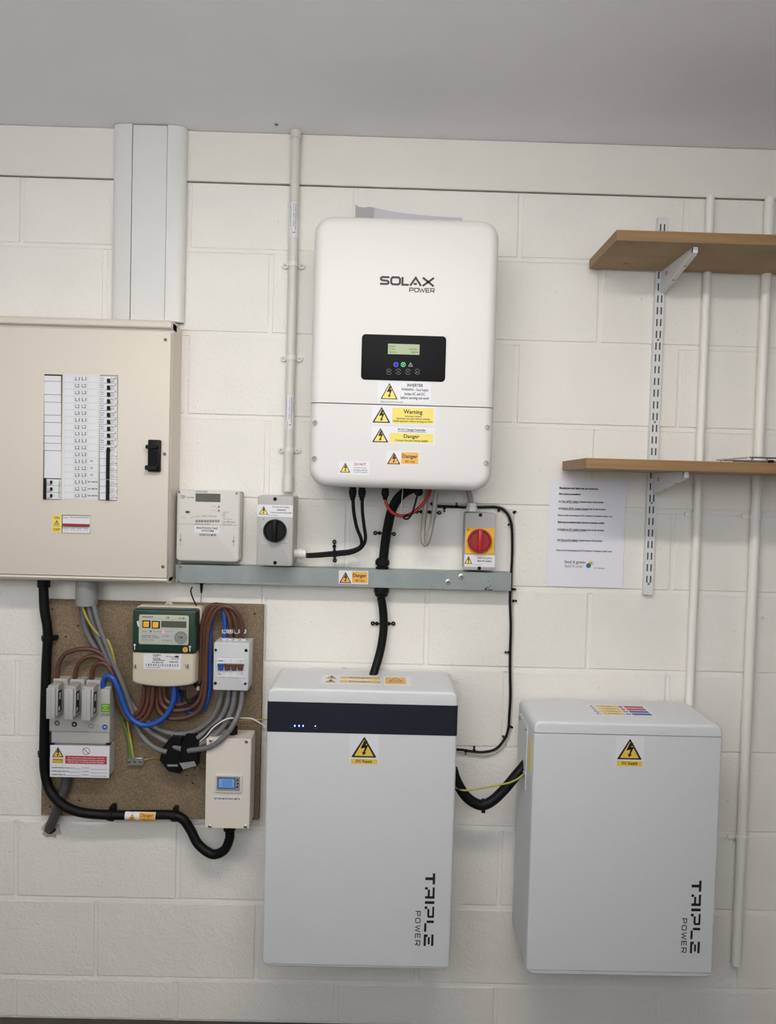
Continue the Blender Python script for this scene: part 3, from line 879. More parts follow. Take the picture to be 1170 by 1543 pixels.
# ================================================================== PVC conduit beside the inverter
cxm = .7805
t = thing('pvc_conduit', 'grey plastic conduit clipped to the wall beside the inverter', 'conduit', (cxm, 0, 1.52))
add('pipe', G().cyl((cxm, -.016, 1.50), (cxm, -.016, ZC - .001), .0125, seg=24), 'conduit_grey', t)
add('end_adaptor', G().tube([(cxm, -.016, 1.495), (cxm, -.016, 1.535), (cxm, -.016, 1.542)], [.0145, .0145, .0128], 24), 'conduit_grey', t)
add('ceiling_collar', G().cyl((cxm, -.016, ZC - .022), (cxm, -.016, ZC - .001), .0142, seg=24), 'conduit_grey', t)
for y in (398, 539, 678):
    z = P(440, y, .02).z
    g = G()
    g.rings([[(cxm + .0142 * math.cos(math.radians(a_)), -.016 - .0142 * math.sin(math.radians(a_)), zz) for a_ in range(0, 181, 15)] + [(cxm + .0122 * math.cos(math.radians(a_)), -.016 - .0122 * math.sin(math.radians(a_)), zz) for a_ in range(180, -1, -15)] for zz in (z - .006, z + .006)])
    sd = add('saddle', g, 'clip_white', t)
    for s in (-1, 1):
        xx = cxm + s * .0215
        g = G().rbox(xx - .009, xx + .009, z - .0085, z + .0085, .001, .006, .0075, .001)
        ear = add('saddle_lug', g, 'clip_white', sd)
        add('screw', G().lathe((xx + s * .001, -.0055, z), (0, -1, 0), [(0, .0034), (.0008, .0034), (.0010, .0026), (.0003, .0016)], 12), 'steel_dark', sd)
for y0, y1, xc in ((304, 357, 443), (596, 647, 438.5)):
    # wrapped label reading downwards
    za, zb2 = P(xc, y0, .029).z, P(xc, y1, .029).z
    def wrap(u, v, l=0.0): 
        th = math.radians(155 - 130 * u); return (cxm + (.0128 + l) * math.cos(th), -.016 - (.0128 + l) * math.sin(th), zb2 + (za - zb2) * v)
    g = G()
    for i in range(8):
        g.face([wrap(i / 8, 0), wrap((i + 1) / 8, 0), wrap((i + 1) / 8, 1), wrap(i / 8, 1)])
    st = add('cable_label', g, 'white_label', t, recalc=False)
    g = G()
    for n, (uc, v0, s_) in enumerate(((.22, .04, 'DC CABLE LIVE IN DAYLIGHT DO NOT CUT'), (.52, .3, 'SOLAR PV ARRAY CABLES'), (.70, .2, 'WARNING ISOLATE SUPPLY FIRST'), (.88, .5, 'PV ARRAY'))):
        g.text_at(s_, lambda u, v, uc=uc, v0=v0: wrap(uc - .045 + .09 * u, v0 + (.97 - v0) * v if n else .3 + .67 * v, .0003), .01, -90)
    add('lettering', g, 'black_ink', st, recalc=False)
    g = G()
    g.mat(0).face([wrap(.36, .0, .0003), wrap(.36, .27, .0003), wrap(.92, .135, .0003)])
    g.mat(1).face([wrap(.40, .045, .0006), wrap(.40, .225, .0006), wrap(.80, .135, .0006)])
    g.mat(0).face([wrap(.45, .12, .0008), wrap(.62, .15, .0008), wrap(.62, .12, .0008)]).face([wrap(.55, .15, .0008), wrap(.72, .14, .0008), wrap(.6, .12, .0008)])
    add('warning_triangle', g, ['black_ink', 'yellow_pale'], st, recalc=False)

# ================================================================== generation meter
D = .054
t = thing('generation_meter', 'pale electricity meter with a dark LCD window, beside the cream fuse board', 'meter', (.57, 0, 1.31))
a, b, c, f = rect(265.5, 738.5, 361.5, 847, D)
add('back_case', G().rbox(a + .002, b - .001, c + .002, f - .001, .001, D - .012, .006, .002), 'grey_box', t)
body = add('front_cover', G().rbox(a, b, c, f, D - .030, D, .012, .006, seg=6), 'meter_white', t)
words(body, [('electronic meter', 295, 738.8, 313, 742)], D + .0004, 'grey_ink')
panel(body, 294.8, 743.7, 332.3, 756.3, D + .0006, 'lcd_dark', 'screen')
g = G().flat(321, 745, 328, 745.8, D + .0009).flat(329, 751, 330, 752.4, D + .0009).flat(311, 754.2, 315, 755, D + .0009)
add('screen_segments', g, 'black_ink', body, recalc=False)
g = G()
g.stroke([(278, 748), (273, 746.5), (273, 750.5), (277, 751), (278.5, 748)], .8, lambda u, v: tuple(P(u, v, D + .0004)))
g.stroke([(275, 750), (276.5, 746.8), (279, 747.5)], .8, lambda u, v: tuple(P(u, v, D + .0004)))
g.text('Landis', 280.5, 748.2, 293, 750.4, D + .0004, .02)
for y in (763, 769):
    g.flat(329, y - 1, 331, y + 2.4, D + .0005); g.text('1000 imp/kWh', 318, y - .6, 325.5, y + .8, D + .0004); g.text('kWh', 325.8, y + 1, 328, y + 2.6, D + .0004)
g.text('Serial No.', 294, 777.4, 301, 779.2, D + .0004); g.text('09AJ2118041000', 303.5, 776.6, 326.5, 779.6, D + .0004)
g.text('Reference  M001', 294, 788.4, 316, 790.6, D + .0004)
for i in range(44):
    x = 294.2 + 36.6 * i / 44
    if (i * 7) % 5: g.flat(x, 783.2, x + .5 + .25 * (i % 2), 787.2, D + .0004)
g.text('3x230/400V\n5-100A\n50Hz\nClass B', 335, 771, 345, 779, D + .0004)
g.text('IP53  [2] (3)', 336.5, 781, 350, 783.6, D + .0004); g.text('CE M09 0102', 335.5, 785.3, 354.5, 788.3, D + .0004); g.text('Made in EU 2011', 335.5, 789, 350, 791, D + .0004)
g.stroke([(273.8, 778), (277, 780.2), (279.5, 780.8)], .5, lambda u, v: tuple(P(u, v, D + .0004)))
g.stroke([(287, 781), (290, 779.8), (292, 777.6)], .5, lambda u, v: tuple(P(u, v, D + .0004)))
g.flat(268, 790.4, 358, 790.8, D + .0004)
add('printed_text', g, 'grey_ink', body, recalc=False)
a2, b2_, c2, f2 = rect(279.5, 769.6, 286.3, 773.2, D)
add('optical_port', G().rbox(a2, b2_, c2, f2, D - .001, D + .0015, .003, .0005), 'lcd_dark', body)
for sx, sy in ((270.3, 741), (356.8, 743.2)): screw(body, sx, sy, D, 1.7, 'steel_dark', slot=False)
for sx, sy in ((272.2, 813.5), (352.2, 815.5)):
    g = G(); g.flat(sx - .35, sy - 9, sx + .35, sy + 8, D + .0004); c_ = P(sx, sy, D); g.ball((c_.x, -D, c_.z), .0028, 1, .6, 1)
    add('seal', g, 'steel_dark', body)
st = sticker(body, 293.5, 792.3, 330.5, 803, D, name='paper_label'); words(st, [('PHOTOVOLTAIC', 296.3, 794.2, 328.8, 797.6, .015), ('SYSTEM', 304, 798.6, 322, 801.4, .015)], D + .0007)
st = sticker(body, 298, 803.2, 328, 808.6, D, 'meter_white', name='paper_label'); words(st, [('GENERATION METER', 300.3, 804.4, 326, 807.6, .006)], D + .0007)

# ================================================================== rotary isolators
def knob(parent, x, y, d, rpx, mat, dark, h=.022):
    c = P(x, y, d + h); r = rpx * mpp(x, y, d + h)
    base = add('rotary_knob', G().lathe((c.x, -d, c.z), (0, -1, 0), [(0, r * .98), (h * .55, r), (h * .62, r * .97), (h * .62, r * .86), (h * .45, r * .80)], 40), dark, parent)
    add('knob_grip', G().box(c.x - r * .16, c.x + r * .16, -d - h, -d - .002, c.z - r * .93, c.z + r * .93, .002, 2), mat, base)
    return base
D = .108
t = thing('dc_isolator', 'grey isolator box with a black rotary knob at the foot of the conduit', 'isolator', (.77, 0, 1.30))
a, b, c, f = rect(387.6, 747.3, 441.8, 853, D)
add('case', G().rbox(a + .001, b - .001, c + .001, f + .001, .001, D - .02, .006, .002), 'grey_box', t)
fc = add('front_cover', G().rbox(a, b, c, f, D - .0195, D, .005, .003), 'grey_box', t)
for sy in (752, 848):
    p_ = P(414.7, sy, D); add('screw_well', G().lathe((p_.x, -D + .001, p_.z), (0, -1, 0), [(0, .0050), (.0014, .0050), (.0016, .0046)], 18), 'black_plastic', fc)
a2, b2_, c2, f2 = rect(393, 780, 435.5, 820.5, D)
sc_ = add('scale_plate', G().box(a2, b2_, -D - .0006, -D, c2, f2), 'plate_grey', fc)
words(sc_, [('0', 396, 780.6, 398.5, 784, .02), ('I', 412.6, 780.2, 413.4, 782.2), ('ON', 414.5, 780.2, 418, 782.2), ('0 OFF', 393.4, 796, 395, 799), ('25A DC', 426.5, 818, 433.5, 819.8, .01)], D + .0009, 'grey_ink')
knob(fc, 413.3, 800.3, D, 17.6, 'black_plastic', 'black_plastic')
st = sticker(fc, 387.8, 760.8, 441.4, 779, D)
tri(st, 390.3, 762.2, 404.5, 775.4, D + .0005, border=.06)
words(st, [('PV Array DC Isolator', 411, 763, 436.8, 766, .01), ('WARNING', 417, 767.4, 431, 769.8, .015), ('Contains live parts during daylight', 407.5, 771.4, 440, 774, .01)], D + .0007)
words(st, [('Place on DC isolator', 404.8, 775.4, 419, 777.4)], D + .0007, 'grey_ink')
p_ = P(448, 834, .055)
gl = G().lathe((b - .002, -.055, p_.z), (1, 0, 0), [(0, .0125), (.012, .0125), (.0125, .0150), (.022, .0150), (.0225, .0130), (.032, .0125), (.032, .010)], 18)
add('cable_gland', gl, 'clip_white', t)

D = .060
t = thing('ac_isolator', 'grey isolator box with a red knob on a yellow plate', 'isolator', (1.31, 0, 1.30))
a, b, c, f = rect(700.8, 773, 746.8, 859.5, D)
add('case', G().rbox(a + .001, b - .001, c + .002, f + .001, .001, D - .014, .005, .002), 'grey_box', t)
fc = add('front_cover', G().rbox(a, b, c, f, D - .0135, D, .004, .002), 'grey_box', t)
for sy, sx in ((776, 724.4), (856.2, 722.6)):
    p_ = P(sx, sy, D); add('screw_well', G().lathe((p_.x, -D + .001, p_.z), (0, -1, 0), [(0, .0050), (.0014, .0050), (.0016, .0046)], 18), 'black_plastic', fc)
a2, b2_, c2, f2 = rect(702.2, 795.5, 745.2, 836, D)
sc_ = add('scale_plate', G().box(a2, b2_, -D - .0008, -D, c2, f2, .0003), 'yellow_plastic', fc)
words(sc_, [('0', 704.8, 796.8, 707.2, 799.8, .03), ('I', 722.8, 796, 723.6, 798), ('ON', 725, 796, 728, 798), ('0', 703.2, 813, 704.6, 815, .02), ('MAIN SWITCH', 703.6, 834, 712, 835.2), ('20A AC', 736.6, 833.6, 742.8, 835.4, .01)], D + .0011, 'brown_ink')
knob(fc, 724.3, 815.8, D, 18.2, 'red_plastic', 'red_dark')
st = sticker(fc, 699.9, 836.2, 746, 854.2, D)
tri(st, 700.3, 837.2, 712.2, 849.6, D + .0005, border=.07)
words(st, [('Solar PV System', 720, 839.8, 742, 842.8, .01), ('Main AC Isolator', 720, 843.8, 741.8, 846.8, .012)], D + .0007)
words(st, [('Place on AC isolator', 714, 850.2, 726, 852)], D + .0007, 'grey_ink')
g = G(); p_ = P(711, 769, .03)
g.lathe((p_.x, -.033, f + .003), (0, 0, 1), [(0, .0150), (.012, .0150), (.013, .0120), (.022, .0118), (.022, .009)], 6)
add('cable_gland', g, 'clip_white', t)

# ================================================================== galvanised trunking rail
t = thing('galvanised_rail', 'galvanised steel trunking rail running across the wall under the isolators', 'trunking', (.94, 0, 1.25))
RD = .050
rx0, rx1 = P(265, 865, RD).x, P(770.5, 877, RD).x
rz0, rz1 = P(517, 883.5, RD).z, P(517, 857.5, RD).z
add('channel', G().box(rx0, rx1, -RD + .0012, -.001, rz0, rz1, .001), 'galvanised', t)
lid = add('lid', G().box(rx0 - .0005, rx1 + .0005, -RD, -RD + .0011, rz0 - .0012, rz1 + .0012, .0004), 'galvanised', t)
for sx, sy in ((695.3, 869), (675.6, 877), (271.5, 853.5), (270.5, 876.5)): screw(lid, sx, sy, RD, 4.2 if sx > 400 else 2.6)
g = G()
for q in ((731, 886, 734, 889.5), (734.5, 884.5, 737, 886), (739, 882, 740, 884), (735, 888.2, 743, 889.6), (735.5, 875, 736.5, 877)): g.flat(*q, RD + .0003)
add('scuff_mark', g, 'dark_gap', lid, recalc=False)
danger_sticker(lid, 510.8, 860, 555.2, 880, RD)

# ================================================================== painted pipes at the shelves
def painted_pipe(px, r, z0, z1, clips, label):
    t = thing('wall_pipe', label, 'pipe', (px, 0, z0), 'white painted pipes')
    add('pipe', G().cyl((px, -r - .003, z0), (px, -r - .003, z1), r, seg=20), 'painted_pipe', t)
    for z in clips:
        g = G().cyl((px, -r - .003, z - .008), (px, -r - .003, z + .008), r + .0022, seg=20)
        add('pipe_clip', g, 'painted_pipe', t)
        c_ = add('clip_lug', G().rbox(px - r - .020, px - r + .002, z - .007, z + .007, .0005, .006, .006, .001), 'painted_pipe', t)
painted_pipe(1.9020, .0108, .55, 2.322, (1.462,), 'thin white painted pipe that drops behind the plain battery cabinet')
painted_pipe(2.0625, .0128, .206, 2.322, (1.462, .565), 'thicker white painted pipe ending low beside the plain battery cabinet')

# ================================================================== shelving
ux = 1.7755
t = thing('shelf_upright', 'white slotted shelf upright screwed to the block wall', 'shelf upright', (ux, 0, 1.2386))
w2 = .0125
g = G()
g.box(ux - w2, ux - w2 + .0012, -.0125, -.001, 1.2386, 2.2635).box(ux + w2 - .0012, ux + w2, -.0125, -.001, 1.2386, 2.2635)
g.box(ux - w2, ux + w2, -.0137, -.0125, 1.2386, 2.2635)
add('channel', g, 'bracket_white', t)
g = G()
z = 2.2635 - .018 - .020
while z > 1.25:
    for s in (-1, 1): g.box(ux + s * .0052 - .0019, ux + s * .0052 + .0019, -.0139, -.0130, z, z + .0195)
    z -= .0318
sl = add('slot_shade', g, 'gap_shade', t); sl['kind'] = 'stuff'  # raised dark boxes stand in for the shade inside the punched openings
for y in (512, 636, 758, 880):
    p_ = P(985, y, .0137); add('screw', G().lathe((ux, -.0137, p_.z), (0, -1, 0), [(0, .0035), (.0012, .003), (.0018, .0012)], 12), 'steel_dark', t)
def shelf(x0, zb, label):
    t = thing('shelf_board', label, 'shelf', (2.1, -.12, zb), 'beech effect shelf boards')
    g = G().box(x0, 2.75, -.2395, -.0145, zb, zb + .0248, .0006)
    for f_ in g.bm.faces:
        f_.material_index = 1 if abs(f_.normal.z) > .7 else 0
    add('board', g, ['beech_edge', 'mdf_underside'], t)
    return t
SH1, SH2 = 2.119, 1.5732
s1 = shelf(1.5800, SH1, 'upper wooden shelf, seen from below, on the slotted upright')
p_ = PZ(944, 397, SH1)
g = G().stroke([(p_.x - .005, p_.y - .004), (p_.x, p_.y + .004), (p_.x + .006, p_.y - .005)], .0025, lambda u, v: (u, v, SH1 - .0003))
add('pencil_mark', g, 'pencil', s1, recalc=False)
shelf(1.5265, SH2, 'lower wooden shelf at eye level above the paper notice')
def bracket(zs, label):
    t = thing('shelf_bracket', label, 'bracket', (ux, 0, zs), 'white shelf brackets')
    prof = [(.0142, zs - .0006), (.0142, zs - .052), (.020, zs - .057), (.030, zs - .054), (.205, zs - .017), (.212, zs - .010), (.212, zs - .0006)]
    xs = (ux + .0010, ux + .0025)
    add('web', G().rings([[(xs[0], -y, z) for y, z in prof], [(xs[1], -y, z) for y, z in prof]]), 'bracket_white', t)
    low = prof[1:6]
    g = G()
    for q0, q1 in zip(low[:-1], low[1:]):
        g.rings([[(x, -q0[0], q0[1] - dz) for x, dz in ((ux + .001, 0), (ux + .013, 0), (ux + .013, .0015), (ux + .001, .0015))],
                 [(x, -q1[0], q1[1] - dz) for x, dz in ((ux + .001, 0), (ux + .013, 0), (ux + .013, .0015), (ux + .001, .0015))]])
    g.rings([[(ux + .0115, -y, z) for y, z in prof], [(ux + .013, -y, z) for y, z in prof]])
    g.box(ux + .001, ux + .013, -.2125, -.2110, zs - .0155, zs - .0006)
    g.rings([[(x, -.205, zs - .017) for x in (ux + .001, ux + .013)] + [(ux + .013, -.205, zs - .0006), (ux + .001, -.205, zs - .0006)], [(x, -.212, zs - .0105) for x in (ux + .001, ux + .013)] + [(ux + .013, -.212, zs - .0006), (ux + .001, -.212, zs - .0006)]])
    fl = add('flange', g, 'bracket_white', t)
    for y in (.085, .155):
        zz = zs - .054 + (y - .03) * (.037 / .175)
        add('screw_hole', G().lathe((ux + .007, -y, zz - .0016), (0, -.3, -1), [(0, .002), (.0006, .002)], 10), 'dark_gap', fl)
    g = G().box(xs[0] - .0004, xs[0], -.062, -.042, zs - .026, zs - .010)
    st = add('maker_label', g, 'white_label', t)
    g = G()
    for i in range(3): g.box(xs[0] - .0006, xs[0] - .0003, -.060, -.044, zs - .0145 - .004 * i, zs - .0125 - .004 * i)
    add('label_print', g, 'red_ink', st)
bracket(SH1, 'white metal bracket under the upper shelf')
bracket(SH2, 'white metal bracket under the lower shelf')

# wire tray lying on the lower shelf, running out of the picture
zt = SH2 + .0249
t = thing('wire_tray', 'shallow chrome wire tray lying on the lower shelf', 'tray', (2.25, -.15, zt))
wx0, wx1, wy0, wy1 = 1.928, 2.6, -.225, -.06
g = G().tube([(wx0, wy0, zt + .013), (wx1, wy0, zt + .013), (wx1, wy1, zt + .013), (wx0, wy1, zt + .013), (wx0, wy0, zt + .013)], .0022, 8)
add('rim', g, 'chrome', t)
g = G()
for x in (wx0 + .01, 1.975, 2.03, 2.1, 2.2, 2.3, 2.4, 2.5): g.tube([(x, wy0, zt + .012), (x, wy0 + .006, zt + .0035), (x, wy1 - .006, zt + .0035), (x, wy1, zt + .012)], .0014, 6)
for y in (-.2, -.14, -.08): g.tube([(wx0 + .004, y, zt + .0055), (wx1 - .004, y, zt + .0055)], .0014, 6)
add('grid', g, 'steel_dark', t)
for x, y in ((1.985, -.222), (2.03, -.222), (2.06, -.222), (2.4, -.222), (1.985, -.07), (2.4, -.07)):
    add('foot', G().box(x - .006, x + .006, y - .004, y + .004, zt, zt + .008, .001), 'black_plastic', t)

# ================================================================== notice
ND = .0025
t = thing('paper_notice', 'A4 paper notice of shutdown and start-up procedures stuck below the lower shelf', 'notice', (1.603, 0, 1.2545))
g = G()
nx0, nx1, nz0, nz1 = 1.4978, 1.7078, 1.2540, 1.5510
rows_ = []
for i in range(13):
    u = i / 12; bow = .0012 + .0012 * math.sin(u * math.pi) + .001 * u * u
    rows_.append([(nx0 + (nx1 - nx0) * u, -bow, nz0), (nx0 + (nx1 - nx0) * u, -bow - .0003, nz0), (nx0 + (nx1 - nx0) * u, -bow - .0003, nz1), (nx0 + (nx1 - nx0) * u, -bow, nz1)])
g.rings(rows_)
sheet = add('sheet', g, 'paper', t)
S_ = 8.815
def L(s, x0, yc, x1, b=0., h=3.6): return (s, 820 + x0 / S_, 715 + yc / S_ - h / 2, 820 + x1 / S_, 715 + yc / S_ + h / 2, b)
nd = .0042
words(sheet, [L('Shutdown and start-up procedures:', 205, 188, 722, .03, 3.9), L('Shut down procedure:', 200, 263, 488, .03, 3.8), L('Start-up procedure (shut down in reverse order)', 185, 641, 803, .03, 3.9)], nd)
words(sheet, [L('1st Turn off AC isolator located next to the inverter', 198, 362, 797, .006, 3.2), L('2nd Switch off DC isolator located next to the inverter', 193, 455, 825, .006, 3.2),
              L('Note: avoid operating any DC isolators / breakers under load', 186, 551, 910, .006, 3.4), L('1st Switch on DC isolator located next to the inverter', 180, 733, 803, .006, 3.2),
              L('2nd Turn on AC isolator located next to the inverter', 175, 874, 778, .006, 3.2), L('Note: avoid operating any DC isolators / breakers under load', 166, 1015, 903, .006, 3.4)], nd)
g = G()
for x0, x1, y in ((232, 468, 371), (235, 590, 465), (218, 572, 744), (215, 455, 883)): g.flat(820 + x0 / S_, 715 + y / S_ + .6, 820 + x1 / S_, 715 + y / S_ + 1.0, nd)
add('underline', g, 'black_ink', sheet, recalc=False)
words(sheet, [('feed it green', 820 + 275 / S_, 715 + 1140 / S_, 820 + 552 / S_, 715 + 1192 / S_, 0)], nd, 'grey_ink')
words(sheet, [('feed it solar', 820 + 275 / S_, 715 + 1194 / S_, 820 + 525 / S_, 715 + 1236 / S_, 0)], nd, 'plate_rim')
words(sheet, [('0151 488 0066', 820 + 672 / S_, 715 + 1237 / S_, 820 + 808 / S_, 715 + 1252 / S_, 0)], nd, 'grey_ink')
g = G(); g.mat(0).disc(820 + 625 / S_, 715 + 1180 / S_, 2.9, nd).mat(1).disc(820 + 593 / S_, 715 + 1210 / S_, 3.7, nd + .0002)
g.mat(0)
for a_ in range(-30, 121, 30):
    cx_, cy_ = 820 + 625 / S_ + 4.4 * math.cos(math.radians(a_)), 715 + 1180 / S_ - 4.4 * math.sin(math.radians(a_)); g.disc(cx_, cy_, .5, nd, 8)
mk('logo_gold', '#c9ae5e', .6); mk('logo_teal', '#2b6f8c', .6)
add('sun_emblem', g, ['logo_gold', 'logo_teal'], sheet, recalc=False)

# ================================================================== chipboard backboard and what is fixed to it
BD = .018
t = thing('meter_backboard', 'brown chipboard backboard carrying the meter, cut-out and tails', 'backboard', (.42, 0, .588))
bd = add('board', G().box(.1225, .7208, -BD, -.001, .588, 1.184, .0008), 'chipboard', t)
for x, y in ((79, 918), (118, 943), (99, 959.5), (119.5, 1206), (75.5, 1215.5), (290.5, 1180), (384, 925)):
    p_ = P(x, y, BD); add('hole', G().lathe((p_.x, -BD + .0005, p_.z), (0, -1, 0), [(0, .0028), (.0009, .0028)], 10), 'dark_gap', bd)
words(bd, [('1  11', 301, 1147, 311, 1150, 0), ('3. 09', 291, 1157, 309.5, 1160.5, 0), ('1. 4. 21', 272.5, 1166.5, 294, 1170.5, 0)], BD + .0004, 'pencil', 'pencil_writing')

# ---- supply meter with green cover
D = .085
t = thing('supply_meter', 'electricity meter with a dark green cover and two amber buttons on the chipboard', 'meter', (.475, 0, .98))
a, b, c, f = rect(199.5, 918.3, 296, 984.5, D)
a3, b3, c3, f3 = rect(198, 984.6, 294.2, 1037, D)
add('back_plate', G().rbox(a - .001, b + .004, c3 + .02, f + .003, BD + .0005, BD + .03, .008, .002), 'meter_cream', t)
p_ = P(254.5, 913.0, BD + .006)
g = G().lathe((p_.x, -BD - .002, p_.z + .001), (0, -1, 0), [(0, .0110), (.006, .0110), (.006, .0055), (.0, .0055)], 20)
add('hanging_lug', g, 'meter_cream', t)
cov = add('cover', G().rbox(a, b, c, f, BD + .03, D, .008, .005), 'dark_green', t)
a2, b2_, c2, f2 = rect(209.5, 926.5, 284.5, 971.5, D)
rim = add('nameplate_rim', G().rbox(a2, b2_, c2, f2, D - .001, D + .0010, .005, .0004), 'plate_rim', cov)
panel(rim, 212.5, 932.8, 281.5, 968, D + .0013, 'nameplate', 'nameplate')
e = D + .0016
for bx, by in ((220.8, 940.4), (235, 941.3)):
    x_, b4, c4, f4 = rect(bx - 6, by - 5.6, bx + 6, by + 5.6, e)
    fr_ = add('button_frame', G().box(x_, b4, -e - .0006, -e + .0004, c4, f4), 'black_plastic', rim)
    x_, b4, c4, f4 = rect(bx - 4.3, by - 4.3, bx + 4.3, by + 4.3, e)
    add('button', G().box(x_, b4, -e - .004, -e, c4, f4, .0008), 'amber_button', rim)
panel(rim, 243, 936, 281, 945.8, e, 'lcd_dark', 'screen')
p_ = P(272.6, 960.7, e)
add('optical_port', G().lathe((p_.x, -e + .001, p_.z), (0, -1, 0), [(0, .0172), (.0018, .0172), (.0018, .0150), (.0008, .0145), (.0008, .0096), (.0012, .0092)], 30), 'grey_pvc', rim)
add('port_hole', G().disc(270.2, 960.2, 1.0, e + .0003 + .001, 10).disc(273.6, 960.6, 1.4, e + .0013, 10), 'black_ink', rim, recalc=False)
add('pulse_light', G().disc(246.5, 952, 1.7, e, 12), 'led_red', rim, recalc=False)
words(rim, [('Honeywell', 215, 928.3, 230.5, 931, .015), ('CE', 250.5, 929.3, 255.5, 932, .01), ('A1140', 269, 930.6, 278.5, 932.8, .02)], e)
g = G(); g.disc(227.3, 951.5, 1.3, e, 10)
for s_, x0, y0, x1, y1 in (('1000 p/kWh', 214, 951, 221, 953), ('3x230/400V 50Hz', 214, 957, 236, 958.8), ('09JD 002 264401', 214, 959.6, 240, 962), ('CE M11 0120', 214, 963.4, 231, 965.4), ('5-100A', 245, 957.4, 255, 959.4), ('EN 62053-21', 245, 964.4, 260, 966)): g.text(s_, x0, y0, x1, y1, e)
for x in range(232, 262, 5): g.flat(x, 951.4, x + 2.6, 952.0, e)
add('lettering', g, 'black_ink', rim, recalc=False)
for sx, sy in ((203.3, 971.8), (286.6, 974.6)):
    c_ = P(sx, sy, D); add('seal', G().ball((c_.x, -D - .001, c_.z), .0030, 1, .8, 1).cyl((c_.x, -D - .001, c_.z), (c_.x, -D - .001, c_.z - .012), .0012, seg=6), 'white_label', cov)
c_ = P(208.5, 940, D)
add('seal', G().ball((c_.x - .001, -D - .001, c_.z + .005), .003).ball((c_.x, -D - .001, c_.z), .003).ball((c_.x + .0015, -D - .001, c_.z - .005), .003), 'white_label', cov)
st = add('inspection_sticker', G().disc(279.3, 979, 4.0, D + .0006), 'orange', cov, recalc=False)
words(st, [('A12', 276.8, 976.8, 281.8, 978.8, .02), ('NB', 277.8, 979.6, 280.8, 981.2, .02)], D + .0009, 'brown_ink')
# terminal cover bulging at the bottom
prof = []
n = 16
for i in range(n + 1):
    u = i / n; x = a3 + (b3 - a3) * u
    prof.append((x, c3 + .010 - .010 * math.sin(math.pi * u) ** .8 + (.004 if i in (0, n) else 0)))
out = [(a3, f3)] + prof + [(b3, f3)]
def ring(ins, dep):
    cx_, cz_ = (a3 + b3) / 2, (c3 + f3) / 2
    return [(cx_ + (x - cx_) * (1 - ins / (b3 - a3) * 2), -dep, cz_ + (z - cz_) * (1 - (ins / (f3 - c3) * 2 if z < cz_ else 0))) for x, z in out]
tc_ = add('terminal_cover', G().rings([ring(0, BD + .01), ring(0, D - .012), ring(.0015, D - .006), ring(.005, D - .001), ring(.008, D)]), 'meter_cream', t)
st = sticker(tc_, 216.5, 985.5, 273, 1008.5, D, name='data_label')
g = G()
for s_, x0, y0, x1, y1, bo in (('K.SUPPLY', 230.7, 986, 243, 988.6, .03), ('1 3.7', 230.7, 989, 238.5, 991, .03), ('ELSTER', 230.7, 991.6, 242.5, 993.6, .03), ('09JD002264A', 230.7, 994, 248.5, 996.4, .03), ('N 42116', 229.5, 996.8, 246, 999.4, .03), ('HPB Smart Metering', 250, 988.5, 269, 991.2, .01), ('Metering', 259, 992, 269.6, 994, .02), ('Aamra22', 255.5, 995.6, 268.8, 998.6, .02), ('1 8 0 4 0 2 / 0 2 2 8 5 5 0', 220, 1000.4, 268.8, 1004.2, .02), ('Property of the supplier', 220, 1004.8, 242, 1006.8, .01)): g.text(s_, x0, y0, x1, y1, D + .0008, bo)
add('lettering', g, 'black_ink', st, recalc=False)
panel(st, 264, 988, 269.5, 991, D + .0011, 'dark_green', 'colour_panel')
for sx in (203.6, 282.6):
    c_ = P(sx, 1004, D); add('seal_wire', G().tube(spline([(c_.x - .006, -D - .001, c_.z + .006), (c_.x - .001, -D - .003, c_.z - .004), (c_.x + .002, -D - .003, c_.z + .006), (c_.x + .003, -D - .001, c_.z - .007)], .002), .0008, 6), 'steel_dark', tc_)

# ---- four-pole switch box
D = .082
t = thing('switch_enclosure', 'small light grey switch box with one blue and three brown toggles', 'switch', (.64, 0, .98))
a, b, c, f = rect(321.5, 968, 375, 1041.2, D)
add('case', G().rbox(a, b, c, f, BD + .0005, D - .02, .004, .001), 'grey_box_light', t)
fc = add('front_cover', G().rbox(a, b, c, f, D - .0195, D, .005, .003), 'grey_box_light', t)
for i, tx in enumerate((338.5, 347.4, 357.4, 367.0)):
    p_ = P(tx, 964, .052); add('cable_entry', G().cyl((p_.x, -.052, f - .004), (p_.x, -.052, f + .006), .0086, .008, 16), 'grey_box_light', t)
for sx, sy, m in ((325.2, 979.5, 'grey_box_light'), (371, 980.2, 'steel_dark'), (324.6, 1029.6, 'steel_dark'), (369.8, 1030.4, 'grey_box_light')):
    p_ = P(sx, sy, D); add('screw', G().lathe((p_.x, -D, p_.z), (0, -1, 0), [(0, .0042), (.0008, .0042), (.0008, .0034), (-.0004, .0032), (-.0004, .001)], 16), m, fc)
    add('screw_ring', G().disc(sx, sy, 2.5, D + .0003, 18, 2.0), 'dark_gap', fc, recalc=False)
sw = add('switch_module', G().box(*rect(327.3, 992.4, 368.4, 1020.5, D)[:2], -D - .002, -D + .001, *rect(327.3, 992.4, 368.4, 1020.5, D)[2:], .0004), 'white_label', fc)
e = D + .002
for i in range(4):
    x0 = 328.6 + 9.95 * i
    m = 'blue_pvc' if i == 0 else 'brown_pvc'
    q = rect(x0, 1003, x0 + 7.6, 1010.6, e + .006)
    add('toggle', G().box(q[0], q[1], -e - .007, -e, q[2], q[3], .001), m, sw)
q = rect(327.6, 1000.6, 337, 1003.4, e + .008); add('toggle_bar', G().box(q[0], q[1], -e - .009, -e, q[2], q[3], .0008), 'blue_pvc', sw)
